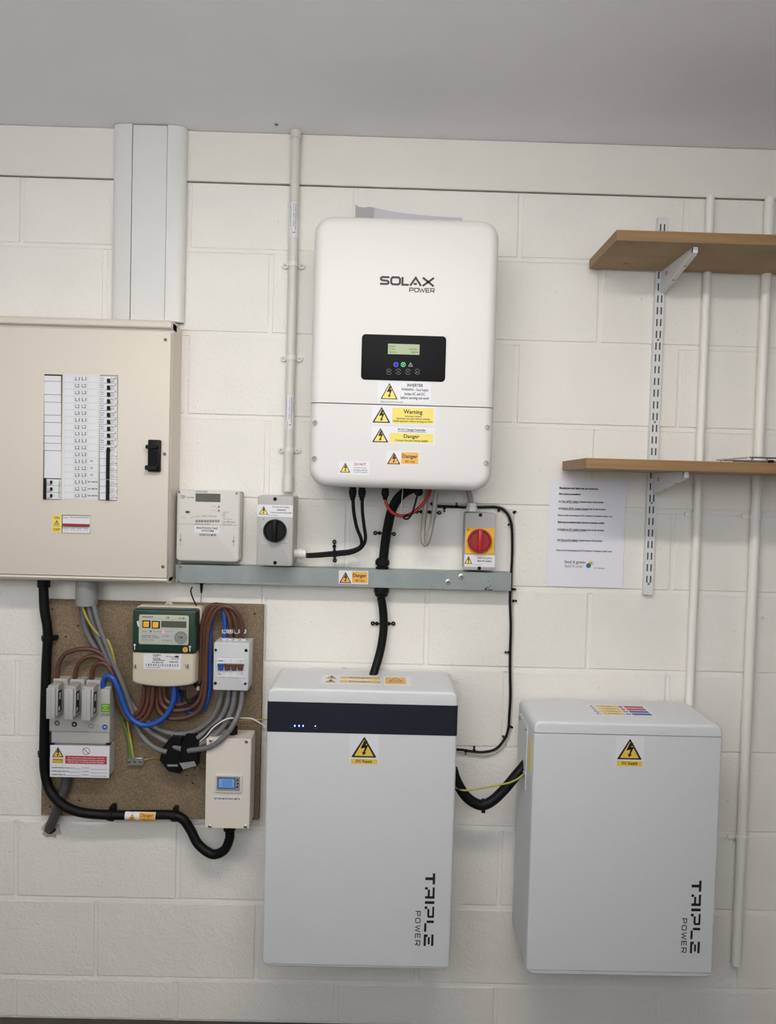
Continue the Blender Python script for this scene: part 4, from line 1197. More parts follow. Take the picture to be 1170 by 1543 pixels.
q = rect(337, 1001, 367.4, 1004, e + .008); add('toggle_bar', G().box(q[0], q[1], -e - .009, -e, q[2], q[3], .0008), 'brown_pvc', sw)
words(sw, [('WYLEX', 329, 994.6, 336.6, 997, .03), ('N', 329.5, 1013, 330.5, 1014.6), ('100A', 328.8, 1015, 334.4, 1017.2, .02)], e + .0004, 'blue_ink')
words(sw, [('Switch', 360.5, 994.6, 366.6, 996.2), ('415V', 361, 997, 365.5, 998.6), ('L1', 360, 1014, 361.4, 1017), ('100A\n415V', 362.6, 1013.4, 366.8, 1017.4)], e + .0004, 'grey_ink')
q = rect(327.3, 992.4, 368.4, 1020.5, D)
g = G()
for xx in (338, 348, 358): g.flat(xx - .15, 993, xx + .15, 1020, e + .0002)
add('module_joint', g, 'grey_ink', sw, recalc=False)

# ---- service cut-out with three fuse carriers
D = .062
t = thing('service_cutout', 'grey service cut-out with three fuse carriers in a row', 'cut-out', (.22, 0, .70))
q = rect(74.2, 1034, 166, 1104, D)
base = add('base', G().rbox(q[0], q[1], q[2], q[3], BD + .0005, D, .004, .003), 'grey_box', t)
q2 = rect(76.5, 1100, 164.5, 1121.5, D)
add('lower_cover', G().rbox(q2[0], q2[1], q2[2], q2[3] + .004, BD + .0005, D - .003, .003, .002), 'grey_box', t)
q3 = rect(77.5, 1120, 166, 1171, D - .012)
add('cable_box', G().rbox(q3[0], q3[1], q3[2] + .004, q3[3], BD + .0005, D - .014, .006, .003), 'grey_box', t)
for x0, x1, y0, y1 in ((80, 101.5, 1023, 1034.5), (105.5, 127, 1024, 1035.5), (130, 155, 1025, 1036.5)):
    q = rect(x0, y0, x1, y1, D - .012)
    tb = add('terminal_shroud', G().rbox(q[0], q[1], q[2], q[3], BD + .0005, D - .012, .003, .002), 'grey_box', t)
    words(tb, [('MAIN SWITCH', x0 + 3, y0 + 3.2, x0 + 14, y0 + 4.6, .01)], D - .0116, 'grey_ink')
FD = .106
for n, (x0, y0) in enumerate(((69.2, 1037), (96.4, 1038.2), (122.9, 1039.4))):
    q = rect(x0, y0, x0 + 13.4, y0 + 47, FD)
    fu = add('fuse_carrier', G().box(q[0], q[1], -FD, -D + .0005, q[2], q[3], .0025, 2), 'grey_box', t)
    add('carrier_step', G().box(q[0] + .001, q[1] + .004, -FD + .007, -D, q[2] + .006, q[3] + .006, .002), 'grey_box', fu)
    add('carrier_catch', G().box((q[0] + q[1]) / 2 - .002, q[1], -FD + .004, -FD + .016, q[3] - .002, q[3] + .007, .001), 'grey_box', fu)
    add('carrier_groove', G().box((q[0] + q[1]) / 2 + .001, (q[0] + q[1]) / 2 + .0018, -FD - .0002, -FD + .001, q[2] + .003, q[3] - .003), 'grey_pvc', fu)
    lb = add('rating_label', G().box(q[1] + .0038, q[1] + .0044, -D - .034, -D - .014, q[2] + .014, q[3] - .010), 'black_plastic', fu)
    g = G()
    g.box(q[1] + .0042, q[1] + .0047, -D - .031, -D - .023, q[2] + .018, q[2] + .029); g.box(q[1] + .0042, q[1] + .0047, -D - .028, -D - .020, q[3] - .034, q[3] - .016)
    add('label_print', g, 'grey_box_light', lb)
for sx, sy, s_, m in ((86, 1089.6, 'L3', 'lead_sheath'), (112, 1091.4, 'L2', 'black_plastic'), (137.2, 1094, 'L1', 'grey_pvc'), (158, 1095.6, 'N', 'blue_pvc')):
    dd = add('phase_marker', G().disc(sx, sy, 4.1, D + .0004, 20), m, base, recalc=False)
    words(dd, [(s_, sx - 1.5, sy - 1.5, sx + 1.5, sy + 1.5, .03)], D + .0007, 'white_label')
q = rect(152, 1038, 166, 1076, D + .006)
nb = add('neutral_block', G().rbox(q[0], q[1], q[2], q[3], D - .001, D + .008, .002, .0015), 'grey_box', t)
st = sticker(nb, 152.6, 1060.5, 165.6, 1073, D + .008, 'green_label', 'green_sticker')
words(st, [('SUPPLY', 154, 1062.6, 164, 1064.6, .01), ('TEST', 155.6, 1066, 162.4, 1067.8, .01), ('TESTED', 154, 1069.4, 164, 1071.2, .01)], D + .0087, 'yellow_pale')
for sx in (77.5, 163): add('cover_clip', G().box(*rect(sx - 3.5, 1120.2, sx + 3.5, 1122.4, D + .002)[:2], -D - .003, -D + .004, *rect(sx - 3.5, 1120.2, sx + 3.5, 1122.4, D + .002)[2:]), 'black_plastic', t)

D = .066
t = thing('warning_sign', 'white safety sign with a red panel hanging below the fuse carriers', 'sign', (.23, 0, .70))
q = rect(75.3, 1123.3, 164.8, 1172, D)
pl_ = add('plate', G().box(q[0], q[1], -D, -D + .0022, q[2], q[3], .0004), 'white_label', t)
S9 = 9.075
def wx(x): return 60 + x / S9
def wy(y): return 1010 + y / S9
tri(pl_, wx(168), wy(1045), wx(328), wy(1188), D + .0002, 'yellow')
panel(pl_, wx(170), wy(1203), wx(320), wy(1270), D + .0004, 'yellow', 'yellow_panel')
panel(pl_, wx(348), wy(1172), wx(917), wy(1282), D + .0004, 'red_ink', 'red_panel')
g = G(); g.disc(wx(635), wy(1106), 5.7, D + .0004, 28, 4.9); k_ = P(wx(635), wy(1106), D)
g.stroke([(-.0075, .0075), (.0075, -.0075)], .0018, lambda u, v: (k_.x + u, -D - .0005, k_.z + v)); add('prohibition_mark', g, 'red_dark', pl_, recalc=False)
words(pl_, [('Warning', wx(178), wy(1212), wx(316), wy(1240), .01), ('Dual supply', wx(178), wy(1248), wx(316), wy(1262), .01),
            ('Isolate battery inverter at', wx(166), wy(1323), wx(470), wy(1344), .015), ('Isolate generator at', wx(166), wy(1370), wx(402), wy(1391), .015), ('Isolate other at', wx(164), wy(1414), wx(346), wy(1434), .015),
            ('TO INVRT', wx(575), wy(1328), wx(680), wy(1342), 0), ('TO INVRT', wx(575), wy(1377), wx(678), wy(1391), 0), ('TO INVRT', wx(568), wy(1424), wx(666), wy(1438), 0)], D + .0007)
words(pl_, [('Do not work on this equipment until it is', wx(385), wy(1190), wx(880), wy(1212), .01), ('isolated from the battery inverter, generator', wx(365), wy(1220), wx(896), wy(1242), .01), ('and all other on-site generation supplies', wx(385), wy(1248), wx(880), wy(1270), .01)], D + .0007, 'white_label')
g = G()
for x0, x1, y in ((478, 562, 1349), (408, 556, 1394), (354, 552, 1440), (692, 915, 1356), (690, 915, 1404), (685, 915, 1448)): g.flat(wx(x0), wy(y) - .2, wx(x1), wy(y) + .2, D + .0006)
add('ruled_line', g, 'black_ink', pl_, recalc=False)

# ---- battery monitoring box
D = .092
t = thing('battery_meter_box', 'cream steel box with a small blue display below the grey switch box', 'meter box', (.66, 0, .54))
q = rect(310, 1112, 377.4, 1249.4, D)
add('case', G().box(q[0] + .001, q[1] - .001, -D + .0015, -BD - .0005, q[2] + .001, q[3] - .001, .002), 'cream_box', t)
fc = add('front_plate', G().box(q[0], q[1], -D, -D + .0016, q[2], q[3], .0007), 'cream_box', t)
for sx, sy in ((371.5, 1117.5), (316.5, 1245.3), (370, 1245.5), (317.6, 1116)): screw(fc, sx, sy, D, 2.7)
q4 = rect(324, 1167.6, 365.5, 1195, D + .003)
bz = add('display_bezel', G().rbox(q4[0], q4[1], q4[2], q4[3], D - .001, D + .004, .002, .001), 'grey_box_light', fc)
q5 = rect(326.6, 1170, 361.8, 1191.6, D + .004)
add('display_window', G().box(q5[0], q5[1], -D - .0044, -D - .0034, q5[2], q5[3]), 'grey_pvc', bz)
panel(bz, 328.5, 1172.2, 354.5, 1188.2, D + .0052, 'black_ink', 'screen_frame')
panel(bz, 329.5, 1173.2, 353.5, 1187.2, D + .0054, 'lcd_blue', 'screen')
g = G()
for i in range(6): g.flat(336 + 2.4 * i, 1174.5, 336.6 + 2.4 * i, 1186, D + .0056)
add('screen_segments', g, 'blue_ink', bz, recalc=False)
for sx, sy in ((358, 1175.5), (358.6, 1181), (357.6, 1186)): add('button', G().disc(sx, sy, 1.5, D + .0056, 12), 'black_ink', bz, recalc=False)
st = sticker(fc, 321.5, 1200.6, 363.5, 1206.6, D, name='paper_label'); words(st, [('BATTERY MONITORING METER', 323, 1202, 362, 1205.2, .006)], D + .0007)
p_ = P(351, 1100, .05)
add('top_gland', G().lathe((p_.x, -.052, q[3] - .002), (0, 0, 1), [(0, .0135), (.020, .0135), (.023, .010), (.024, .007)], 16), 'black_plastic', t)
p_ = P(346, 1256, .055)
add('bottom_gland', G().lathe((p_.x, -.055, q[2] + .002), (0, 0, -1), [(0, .0150), (.016, .0150), (.017, .0165), (.024, .0165), (.026, .013)], 16), 'black_plastic', t)

# ---- current transformers (two black clamps)
def ct(label, pts, d0, d1, lab, hole):
    cxy = P(*hole, d1)
    t = thing('current_clamp', label, 'current clamp', (cxy.x, -d0, P(*pts[0], d0).z), 'current clamps on the grey tails')
    o = [P(x, y, d1) for x, y in pts]
    cx_ = sum(p.x for p in o) / len(o); cz_ = sum(p.z for p in o) / len(o)
    def rg(k, d): return [(cx_ + (p.x - cx_) * k, -d, cz_ + (p.z - cz_) * k) for p in o]
    add('body', G().rings([rg(1, d0), rg(1, d1 - .003), rg(.95, d1)]), 'black_plastic', t, angle=20)
    l_ = [P(x, y, d1 + .0005) for x, y in lab]
    add('label_plate', G().rings([[(p.x, -d1 + .001, p.z) for p in l_], [(p.x, -d1 - .0008, p.z) for p in l_]]), 'grey_pvc', t)
    add('clasp', G().box(o[2].x - .002, o[2].x + .003, -d1 + .004, -d0 - .004, o[2].z - .014, o[2].z + .002, .0008), 'steel_dark', t)
    ring_c = P(*hole, d1)
    add('clamp_collar', G().lathe((ring_c.x, -d1 + .001, ring_c.z), (0, -1, 0), [(0, .008), (.002, .008), (.002, .006), (.0, .006)], 18), 'black_matt', t)
ct('black current clamp with a pale edge label, nearest the cream meter box', [(277, 1111), (292.5, 1110.5), (300, 1121), (298, 1140), (296, 1156), (274, 1160), (270, 1150), (272, 1128)], .048, .080, [(270.5, 1150), (293, 1147), (296, 1154), (276, 1159)], (285, 1131))
ct('black current clamp tilted behind the other, nearest the earth terminal', [(240, 1146), (245, 1126), (258, 1110), (274, 1111), (272, 1135), (272, 1150), (271, 1166.5), (253, 1163)], .030, .058, [(252, 1152), (268, 1152), (268, 1155), (253, 1155)], (258, 1133))

# ---- earth terminal block
D = .030
t = thing('earth_terminal', 'small metal earth terminal block screwed to the chipboard', 'terminal', tuple(P(203.5, 1153, BD)))
q = rect(191.8, 1141.8, 216, 1153.8, D)
add('block', G().box(q[0], q[1], -D, -BD - .0005, q[2], q[3], .001), 'zinc', t)
for sx in (195, 203.7, 212): screw(t, sx, 1147.4, D, 1.9, 'steel_dark')

# ================================================================== cables
# tails
grp = 'brown meter tails'
B = .045
cable('brown_tail', [(86.3, 1028, .04), (88, 1003, .045), (97, 987, .05), (112, 980, .055), (127, 977.5, .055), (143, 980, .05), (158, 990, .045), (169, 1010, .04), (174, 1040, .04), (181, 1068, .042), (193, 1083, .045), (206, 1076, .05), (215, 1060, .052), (218, 1034, .055)], 3.4, 'brown_pvc', 'brown tail arching highest out of the first fuse carrier', 'cable', grp)
cable('brown_tail', [(112.6, 1028, .04), (115.5, 1006, .045), (124, 994, .05), (138, 988.6, .052), (153, 992.5, .05), (165, 1003, .046), (173, 1022, .046), (178, 1050, .048), (186, 1074, .05), (198, 1085, .052), (213, 1078, .055), (222, 1060, .056), (224.5, 1034, .06)], 3.4, 'brown_pvc', 'brown tail in a middle arch from the second fuse carrier', 'cable', grp)
cable('brown_tail', [(138, 1028, .04), (140, 1008, .046), (148, 999.5, .05), (160, 1001, .05), (169, 1014, .05), (175, 1035, .052), (180, 1058, .054), (190, 1081, .056), (205, 1089, .058), (221, 1080, .06), (229, 1060, .06), (231, 1034, .062)], 3.4, 'brown_pvc', 'brown tail in the lowest arch from the third fuse carrier', 'cable', grp)
cable('blue_tail', [(155.5, 1040, .058), (156, 1026, .06), (161, 1018.5, .064), (169.5, 1021, .066), (178, 1036, .066), (185, 1056, .066), (193, 1076, .066), (206, 1089, .066), (222, 1092.5, .066), (240, 1087, .066), (254, 1073, .064), (261.5, 1055, .062), (263, 1034, .06)], 4.0, 'blue_pvc', 'blue neutral tail looping from the cut-out up into the green meter', 'cable', 'blue neutral tails')
grp2 = 'brown tails over the grey switch box'
cable('brown_tail', [(246.5, 1034, .045), (250, 1054, .045), (265, 1062, .047), (283, 1058, .047), (297, 1044, .047), (302, 1018, .047), (303, 980, .047), (305, 942, .05), (313, 918, .052), (327, 911, .054), (341, 921, .054), (347, 940, .053), (347.4, 962, .052)], 3.5, 'brown_pvc', 'brown tail entering the grey switch box next to the blue one', 'cable', grp2)
cable('brown_tail', [(241, 1034, .05), (244, 1060, .05), (260, 1070.5, .052), (286, 1067, .052), (301, 1052, .052), (306.5, 1025, .052), (308, 980, .052), (310, 945, .055), (318, 921, .058), (332, 911.5, .06), (348, 920, .058), (356, 940, .055), (357.4, 962, .052)], 3.5, 'brown_pvc', 'brown tail entering the grey switch box second from its outer edge', 'cable', grp2)
cable('brown_tail', [(236, 1034, .046), (238, 1068, .046), (255, 1082, .048), (282, 1080.5, .05), (301, 1069, .054), (309, 1042, .056), (311, 990, .056), (314, 948, .06), (323, 924, .064), (337, 913.5, .066), (354, 920, .062), (365, 940, .056), (367, 962, .052)], 3.5, 'brown_pvc', 'outermost brown tail arching over to the grey switch box edge', 'cable', grp2)
cable('blue_tail', [(268.5, 1034, .04), (272, 1062, .038), (290, 1074, .038), (307, 1067, .040), (315.5, 1042, .042), (316.5, 990, .042), (317.5, 945, .042), (323, 922, .044), (332, 915, .048), (338, 926, .05), (339, 945, .052), (338.5, 962, .052)], 3.5, 'blue_pvc', 'blue tail rising beside the grey switch box and into its top', 'cable', 'blue neutral tails')
for i, (x, s_) in enumerate(((338.7, 'N'), (347.4, 'L1'), (357.4, 'L2'), (367.2, 'L3'))):
    p0, p1 = P(x, 955.5, .052), P(x, 947, .052); r = 3.9 * mpp(x, 950, .052)
    fe = thing('cable_marker', ('white cable marker on the blue tail', 'white cable marker on the brown tail beside the blue one', 'white cable marker on the brown tail second from the outer edge', 'white cable marker on the outermost brown tail')[i] + ' at the switch box', 'marker', tuple(p0), 'cable markers')
    add('sleeve', G().cyl(p0, p1, r, seg=14), 'blue_pvc' if i == 0 else 'brown_pvc', fe)
    add('wrap', G().cyl(p0 + Vector((0, 0, .003)), p1 - Vector((0, 0, .002)), r * 1.06, seg=14), 'white_label', fe)
    words(fe, [(s_, x - 2, 949, x + 2, 953.6, .03)], .052 + r * 1.06 + .0006, 'black_ink')
# grey conduit stub and grey tails
t = thing('conduit_stub', 'short fat grey conduit stub under the cream fuse board', 'conduit', tuple(P(130, 912, .05)))
p1 = P(130, 912, .05)
R_ = 16 * mpp(130, 900, .05)
add('pipe', G().lathe((p1.x, -.046, 1.2495), (0, 0, -1), [(0, R_), (1.2495 - p1.z, R_), (1.2495 - p1.z, R_ * .86), (.01, R_ * .84)], 28), 'grey_pvc', t)
gg_ = 'grey tails'
C = .036
cable('grey_tail', [(124, 903, .04), (127, 940, .036), (139, 968, .034), (157, 991, .032), (172, 1025, .030), (190, 1062, .030), (207, 1086, .032), (228, 1104, .036), (250, 1117, .044), (268, 1127, .056), (285, 1131, .07)], 4.0, 'grey_pvc_cable', 'grey tail leaving the conduit stub closest to the fuse carriers, ending in the clamps', 'cable', gg_)
cable('grey_tail', [(131, 903, .05), (140, 940, .048), (153, 972, .046), (166, 1000, .044), (181, 1034, .04), (202, 1066, .036), (225, 1090, .034), (250, 1103, .036), (276, 1106, .04), (300, 1099, .046), (319, 1083, .05), (331, 1060, .05), (335.5, 1036, .05)], 4.0, 'grey_pvc_cable', 'grey tail sweeping under the green meter to the switch box, innermost loop', 'cable', gg_)
cable('grey_tail', [(139, 903, .056), (149, 940, .056), (160, 970, .056), (171, 998, .054), (186, 1034, .05), (197, 1068, .046), (207, 1096, .044), (219, 1115, .048), (236, 1128, .054), (252, 1133, .058)], 4.0, 'grey_pvc_cable', 'grey tail running down in front of the others to the tilted clamp', 'cable', gg_)
cable('grey_tail', [(345.6, 1036, .052), (342, 1062, .054), (331, 1084, .056), (315, 1099, .06), (303, 1108, .064), (290, 1118, .066)], 4.0, 'grey_pvc_cable', 'grey tail from the switch box, second loop, into the clamps', 'cable', gg_)
cable('grey_tail', [(355, 1036, .06), (351, 1064, .062), (341, 1088, .066), (325, 1107, .07), (308, 1119, .072), (292, 1126, .07)], 4.0, 'grey_pvc_cable', 'grey tail from the switch box, third loop, into the clamps', 'cable', gg_)
cable('grey_tail', [(366, 1036, .066), (363, 1064, .074), (353, 1090, .094), (337, 1111, .100), (317, 1125, .098), (300, 1129, .088), (284, 1131, .078)], 4.0, 'grey_pvc_cable', 'outermost grey tail crossing in front of the cream meter box', 'cable', gg_)
cable('earth_wire', [(122, 905, .062), (129, 927, .062), (139, 945, .058), (151, 958, .054), (163, 966, .056), (171, 988, .06), (180, 1030, .036), (190, 1075, .03), (196, 1110, .03), (201, 1142, .032)], 1.9, 'earth_yellow', 'yellow striped earth wire down to the small metal terminal', 'wire', 'earth wires')
cable('earth_wire', [(176, 1060, .024), (186, 1088, .026), (193, 1108, .028), (196, 1125, .03), (196.5, 1142, .032)], 2.6, 'earth_green', 'green earth wire into the small metal terminal', 'wire', 'earth wires')
cable('earth_wire', [(214, 1146, .026), (230, 1142, .024), (246, 1140, .026), (300, 1120, .028), (330, 1096, .03), (360, 1086, .03), (402, 1084, .03), (424, 1083, .03)], .8, 'earth_yellow', 'thin yellow earth wire from the terminal to the banded battery cabinet', 'wire', 'earth wires')
cable('signal_wire', [(426, 1104, .04), (404, 1097, .04), (393, 1090, .04), (380, 1083, .045), (366, 1082, .05), (350, 1082, .078), (338, 1085, .08), (322, 1096, .08), (312, 1108, .078), (303, 1116, .07), (297, 1122, .066)], 1.1, 'white_wire', 'thin white signal wire from the banded battery to the current clamps', 'wire')
cable('lead_wire', [(299, 1118, .07), (308, 1108, .072), (318, 1096, .076), (330, 1088, .076), (345, 1082, .07), (351, 1090, .055)], .7, 'black_matt', 'thin black wire from the clamps to the cream meter box gland', 'wire')
# aerial
t = thing('meter_aerial', 'small black rod aerial hanging under the galvanised rail', 'aerial', tuple(P(303, 884, .03)))
p0 = P(303.2, 888.5, .03); zz = rz0 - .0012
add('magnet_base', G().box(p0.x - .019, p0.x + .011, -.036, -.024, zz - .0035, zz, .001), 'black_plastic', t)
add('whip_base', G().tube([(p0.x + .001, -.03, zz - .003), (p0.x + .001, -.03, zz - .02), (p0.x + .001, -.03, zz - .03)], [.0045, .0036, .002], 10), 'black_plastic', t)
add('whip', G().cyl((p0.x + .001, -.03, zz - .028), (p0.x - .0005, -.03, zz - .085), .0012, seg=8), 'steel_dark', t)
cable('aerial_lead', [(290, 884.5, .03), (287.6, 890, .03), (291, 902, .03), (298, 916, .03), (302.5, 928, .03), (303.5, 950, .028), (303, 985, .024), (301, 1000, .03)], 1.0, 'black_matt', parent=t)
g = G()
for i in range(4):
    pts = []
    for k in range(13):
        a_ = 2 * math.pi * k / 12
        pts.append(P(297 + i * .8 + (5 + i) * math.cos(a_), 1016 + 22 * math.sin(a_) - i * 2, .04 + .004 * i + .006 * math.sin(a_)))
    g.tube(spline(pts), .0016, 7)
for i in range(4):
    pts = [P(270 + 3 * i, 1040, .05), P(275 + 2 * i, 1050 + i * 2, .07), P(288, 1053 + i * 2.5, .07), P(300 - i, 1044 + i, .06)]
    g.tube(spline(pts), .0016, 7)
add('lead_coil', g, 'black_matt', t)
add('lead_plug', G().box(*(P(299, 1037, .06).x - .004, P(299, 1037, .06).x + .004), -.066, -.056, P(299, 1037, .06).z - .005, P(299, 1037, .06).z + .005, .001), 'hose_grey', t)

# incoming service cable and its hole
t = tag(cable('service_cable', [(103, 1160, .035), (98, 1185, .035), (90, 1208, .034), (82, 1230, .03), (76, 1244, .012), (73, 1250, -.012)], 7.2, 'lead_sheath'), 'dark lead sheathed service cable entering a rough hole in the wall', 'cable')
h = P(78, 1249, .0)
rnd = random.Random(3)
g = G()
ro, ri = [], []
for k in range(22):
    a_ = 2 * math.pi * k / 22; r_ = .024 + rnd.uniform(-.005, .007); r2_ = .0150 + rnd.uniform(-.002, .002)
    ro.append((h.x + r_ * math.cos(a_), -.0026, h.z + r_ * math.sin(a_) * .9)); ri.append((h.x - .001 + r2_ * math.cos(a_), -.0050, h.z + r2_ * math.sin(a_) * .8))
rb = [(p[0], .004, p[2]) for p in ro]
g.rings([rb, ro, ri, [(p[0], -.0028, p[2]) for p in ri]])
ho = thing('cable_hole', 'rough chipped hole in the block wall under the service cable', 'hole', tuple(h))
add('broken_edge', g, 'plaster_crumb', ho)
add('dark_opening', G().face([(p[0], -.0030, p[2]) for p in ri]), 'dark_gap', ho, recalc=False)

# black flexible conduit from the board round to the meter box
K = .034
t = thing('flexible_conduit', 'black flexible conduit from the fuse board round the chipboard to the cream meter box', 'conduit', tuple(P(67, 1130, K)))
cable('hose', [(65.5, 882, .045), (67, 918, .045), (71, 942, .042), (72, 962, .040), (70, 1000, .037), (68, 1060, .036), (66.5, 1130, .036), (68, 1165, .037), (76, 1192, .042), (95, 1213, .055), (122, 1224, .058), (165, 1228, .048), (215, 1228, .040), (258, 1228, .040), (275, 1234, .04), (287, 1250, .04), (299, 1272, .045), (320, 1287, .05), (338, 1281, .054), (346, 1264, .055), (346.5, 1254, .055)], 7.3, 'black_conduit', parent=t, ridged=True, seg=14)
p0 = P(66, 882, .045)
add('end_gland', G().lathe((p0.x, -.045, 1.2475), (0, 0, -1), [(0, .0165), (.022, .0165), (.026, .0155), (.027, .0125)], 12), 'black_plastic', t)
for x, y, vert, dd in ((72, 962, 1, .040), (66.5, 1136, 1, .036), (167, 1228, 0, .048), (263, 1229, 0, .040)):
    c_ = P(x, y, dd); r = .0150
    ax = (0, 0, 1) if vert else (1, 0, 0)
    g = G().lathe((c_.x - (0 if vert else .006), c_.y, c_.z - (.006 if vert else 0)), ax, [(0, r), (.012, r)], 18)
    if vert: g.box(c_.x - .020, c_.x + .020, c_.y + .004, -BD - .0005 if x > 70 else -.002, c_.z - .006, c_.z + .006, .001)
    else: g.box(c_.x - .006, c_.x + .006, c_.y + .004, -.0185, c_.z - .020, c_.z + .020, .001)
    add('saddle_clip', g, 'black_plastic', t)
# sticker wrapped on the level run
sx0, sx1, sz = P(190, 1228, .046).x, P(236, 1228, .046).x, P(214, 1228, .042).z
R7 = .0140
def wr(u, v, l=0.): 
    th = math.radians(-62 + 124 * v); return (sx0 + (sx1 - sx0) * u, -.0435 - (R7 + l) * math.cos(th), sz + (R7 + l) * math.sin(th))
g = G()
for i in range(8): g.face([wr(0, i / 8), wr(1, i / 8), wr(1, (i + 1) / 8), wr(0, (i + 1) / 8)])
st = add('warning_sticker', g, 'white_label', t, recalc=False)
g = G()
for i in range(8): g.face([wr(.47, .06 + i * .11, .0003), wr(.98, .06 + i * .11, .0003), wr(.98, .17 + i * .11, .0003), wr(.47, .17 + i * .11, .0003)])
add('orange_panel', g, 'orange', st, recalc=False)
g = G(); g.text_at('Danger', lambda u, v: wr(.51 + .43 * u, .5 + .34 * v, .0006), .01); g.text_at('400 Volts', lambda u, v: wr(.58 + .3 * u, .2 + .14 * v, .0006))
g.stroke([(.24, .97), (.05, .06), (.43, .06), (.24, .97)], .035, lambda u, v: wr(u, v, .0006)); add('lettering', g, 'black_ink', st, recalc=False)
g = G()
for i in range(6):
    v0, v1 = .08 + .13 * i, .08 + .13 * (i + 1); w0, w1 = .17 * (1 - i / 6), .17 * (1 - (i + 1) / 6)
    g.face([wr(.24 - w0, v0, .0003), wr(.24 + w0, v0, .0003), wr(.24 + w1, v1, .0003), wr(.24 - w1, v1, .0003)])
add('triangle_fill', g, 'orange', st, recalc=False)
g = G().stroke([(.26, .68), (.20, .44), (.28, .48), (.235, .2)], .03, lambda u, v: wr(u, v, .0007)); add('bolt_mark', g, 'black_ink', st, recalc=False)

# ================================================================== leads under the inverter
zi = iz0 + .003
def mc4(x, y0, y1, mat='black_plastic', name='plug', d=.07, parent=None, r=.0088):
    p0, p1 = P(x, y0, d), P(x, y1, d)
    return add(name, G().lathe((p0.x, -d, zi), (0, 0, -1), [(0, r), (zi - p1.z - .010, r), (zi - p1.z - .008, r * .8), (zi - p1.z, r * .62)], 14).box(p0.x - r * 1.15, p0.x + r * 1.15, -d - r * .5, -d + r * .5, zi - .022, zi - .010), mat, parent)
for n, (x, pts, lab) in enumerate(((532, [(532, 750, .07), (533.5, 772, .07), (538, 795, .066), (544.5, 812, .06), (544, 823, .052), (530, 829.5, .05), (505, 832.5, .05), (478, 835, .053), (462, 836, .055)], 'black solar lead nearest the conduit, bending across to the grey isolator'),
                                   (546, [(546, 750, .07), (546.5, 772, .07), (549, 793, .068), (551, 812, .062), (545, 825, .056), (530, 833, .05), (505, 836, .05), (478, 838, .053), (462, 838.5, .055)], 'black solar lead second from the conduit, bending across to the grey isolator'))):
    t = thing('solar_lead', lab, 'cable', tuple(P(x, 750, .07)), 'black solar leads')
    cable('lead', pts, 2.6 if n else 2.7, 'black_matt', parent=t)
    mc4(x, 736, 754, parent=t)
t = thing('solar_lead', 'red solar lead hanging in a loop under the inverter', 'cable', tuple(P(581, 750, .07)))
cable('lead', [(581, 748, .07), (582, 757, .07), (589, 770, .072), (603, 777.5, .075), (619, 774.5, .075), (634, 763, .072), (645, 749, .07), (649.5, 734, .07)], 2.6, 'red_pvc', parent=t)
mc4(581, 736, 753, parent=t)
t = thing('flexible_conduit', 'black flexible conduit curving from the inverter down to a gland on the rail', 'conduit', tuple(P(578, 850, .03)))
cable('hose', [(632, 733, .085), (617, 738, .08), (602, 749, .07), (591, 768, .055), (584.5, 795, .042), (580.5, 820, .032), (578.5, 838, .028), (577.6, 850, .0265)], 7.6, 'black_conduit', parent=t, ridged=True, seg=14)
p0 = P(576.5, 850, .028)
add('end_gland', G().lathe((p0.x, -.0265, rz1 + .0005), (0, 0, 1), [(0, .0178), (.006, .0178), (.007, .0150), (.010, .0150), (.011, .0195), (.022, .0195), (.026, .0165), (.030, .0135)], 12), 'black_plastic', t, angle=25)
t = thing('flexible_conduit', 'black flexible conduit from the rail down behind the banded battery cabinet', 'conduit', tuple(P(575, 890, .03)))
cable('hose', [(574.5, 900, .0265), (577.5, 920, .024), (578.5, 945, .023), (575.5, 970, .025), (571, 990, .03), (564, 1013, .045), (558, 1030, .06)], 6.6, 'black_conduit', parent=t, ridged=True, seg=14)
add('end_gland', G().lathe((p0.x - .0005, -.0265, rz0 - .0005), (0, 0, -1), [(0, .0205), (.016, .0205), (.019, .0185), (.026, .0170), (.029, .0135)], 12), 'black_plastic', t, angle=25)
t = thing('plug_cap', 'black round plug cap dangling on a strap under the inverter', 'cap', tuple(P(631, 741, .09)))
p0 = P(631, 741, .09)
add('cap', G().lathe((p0.x, -.09 + .008, p0.z), (0, -1, 0), [(0, .0115), (.012, .0115), (.015, .009), (.016, .005)], 20).cyl((p0.x, -.088, p0.z), (p0.x, -.088, zi), .005), 'black_plastic', t)
cable('strap', [(629, 747, .09), (625, 762, .09), (621, 774, .09), (615, 782, .09), (609, 781, .09), (610, 777.5, .09), (617, 776, .09)], 1.5, 'black_matt', parent=t)
cable('grey_hose', [(645, 733, .06), (641.5, 760, .06), (638.5, 790, .06), (637.5, 812, .06), (640.5, 821, .064), (645.5, 814, .07), (652, 785, .075), (656, 758, .075), (658, 733, .075)], 3.8, 'hose_grey', 'grey hose hanging in a long narrow loop under the inverter', 'hose')
cable('grey_cable', [(704, 733, .035), (707, 742, .034), (709.5, 752, .033), (711, 768, .033)], 4.1, 'hose_grey', 'short grey cable from the inverter into the top of the red isolator', 'cable')
cable('nylon_cord', [(607.5, 733, .1), (606, 752, .1), (604, 773, .1)], .5, 'white_wire', 'thin white nylon cord hanging under the inverter', 'cord')
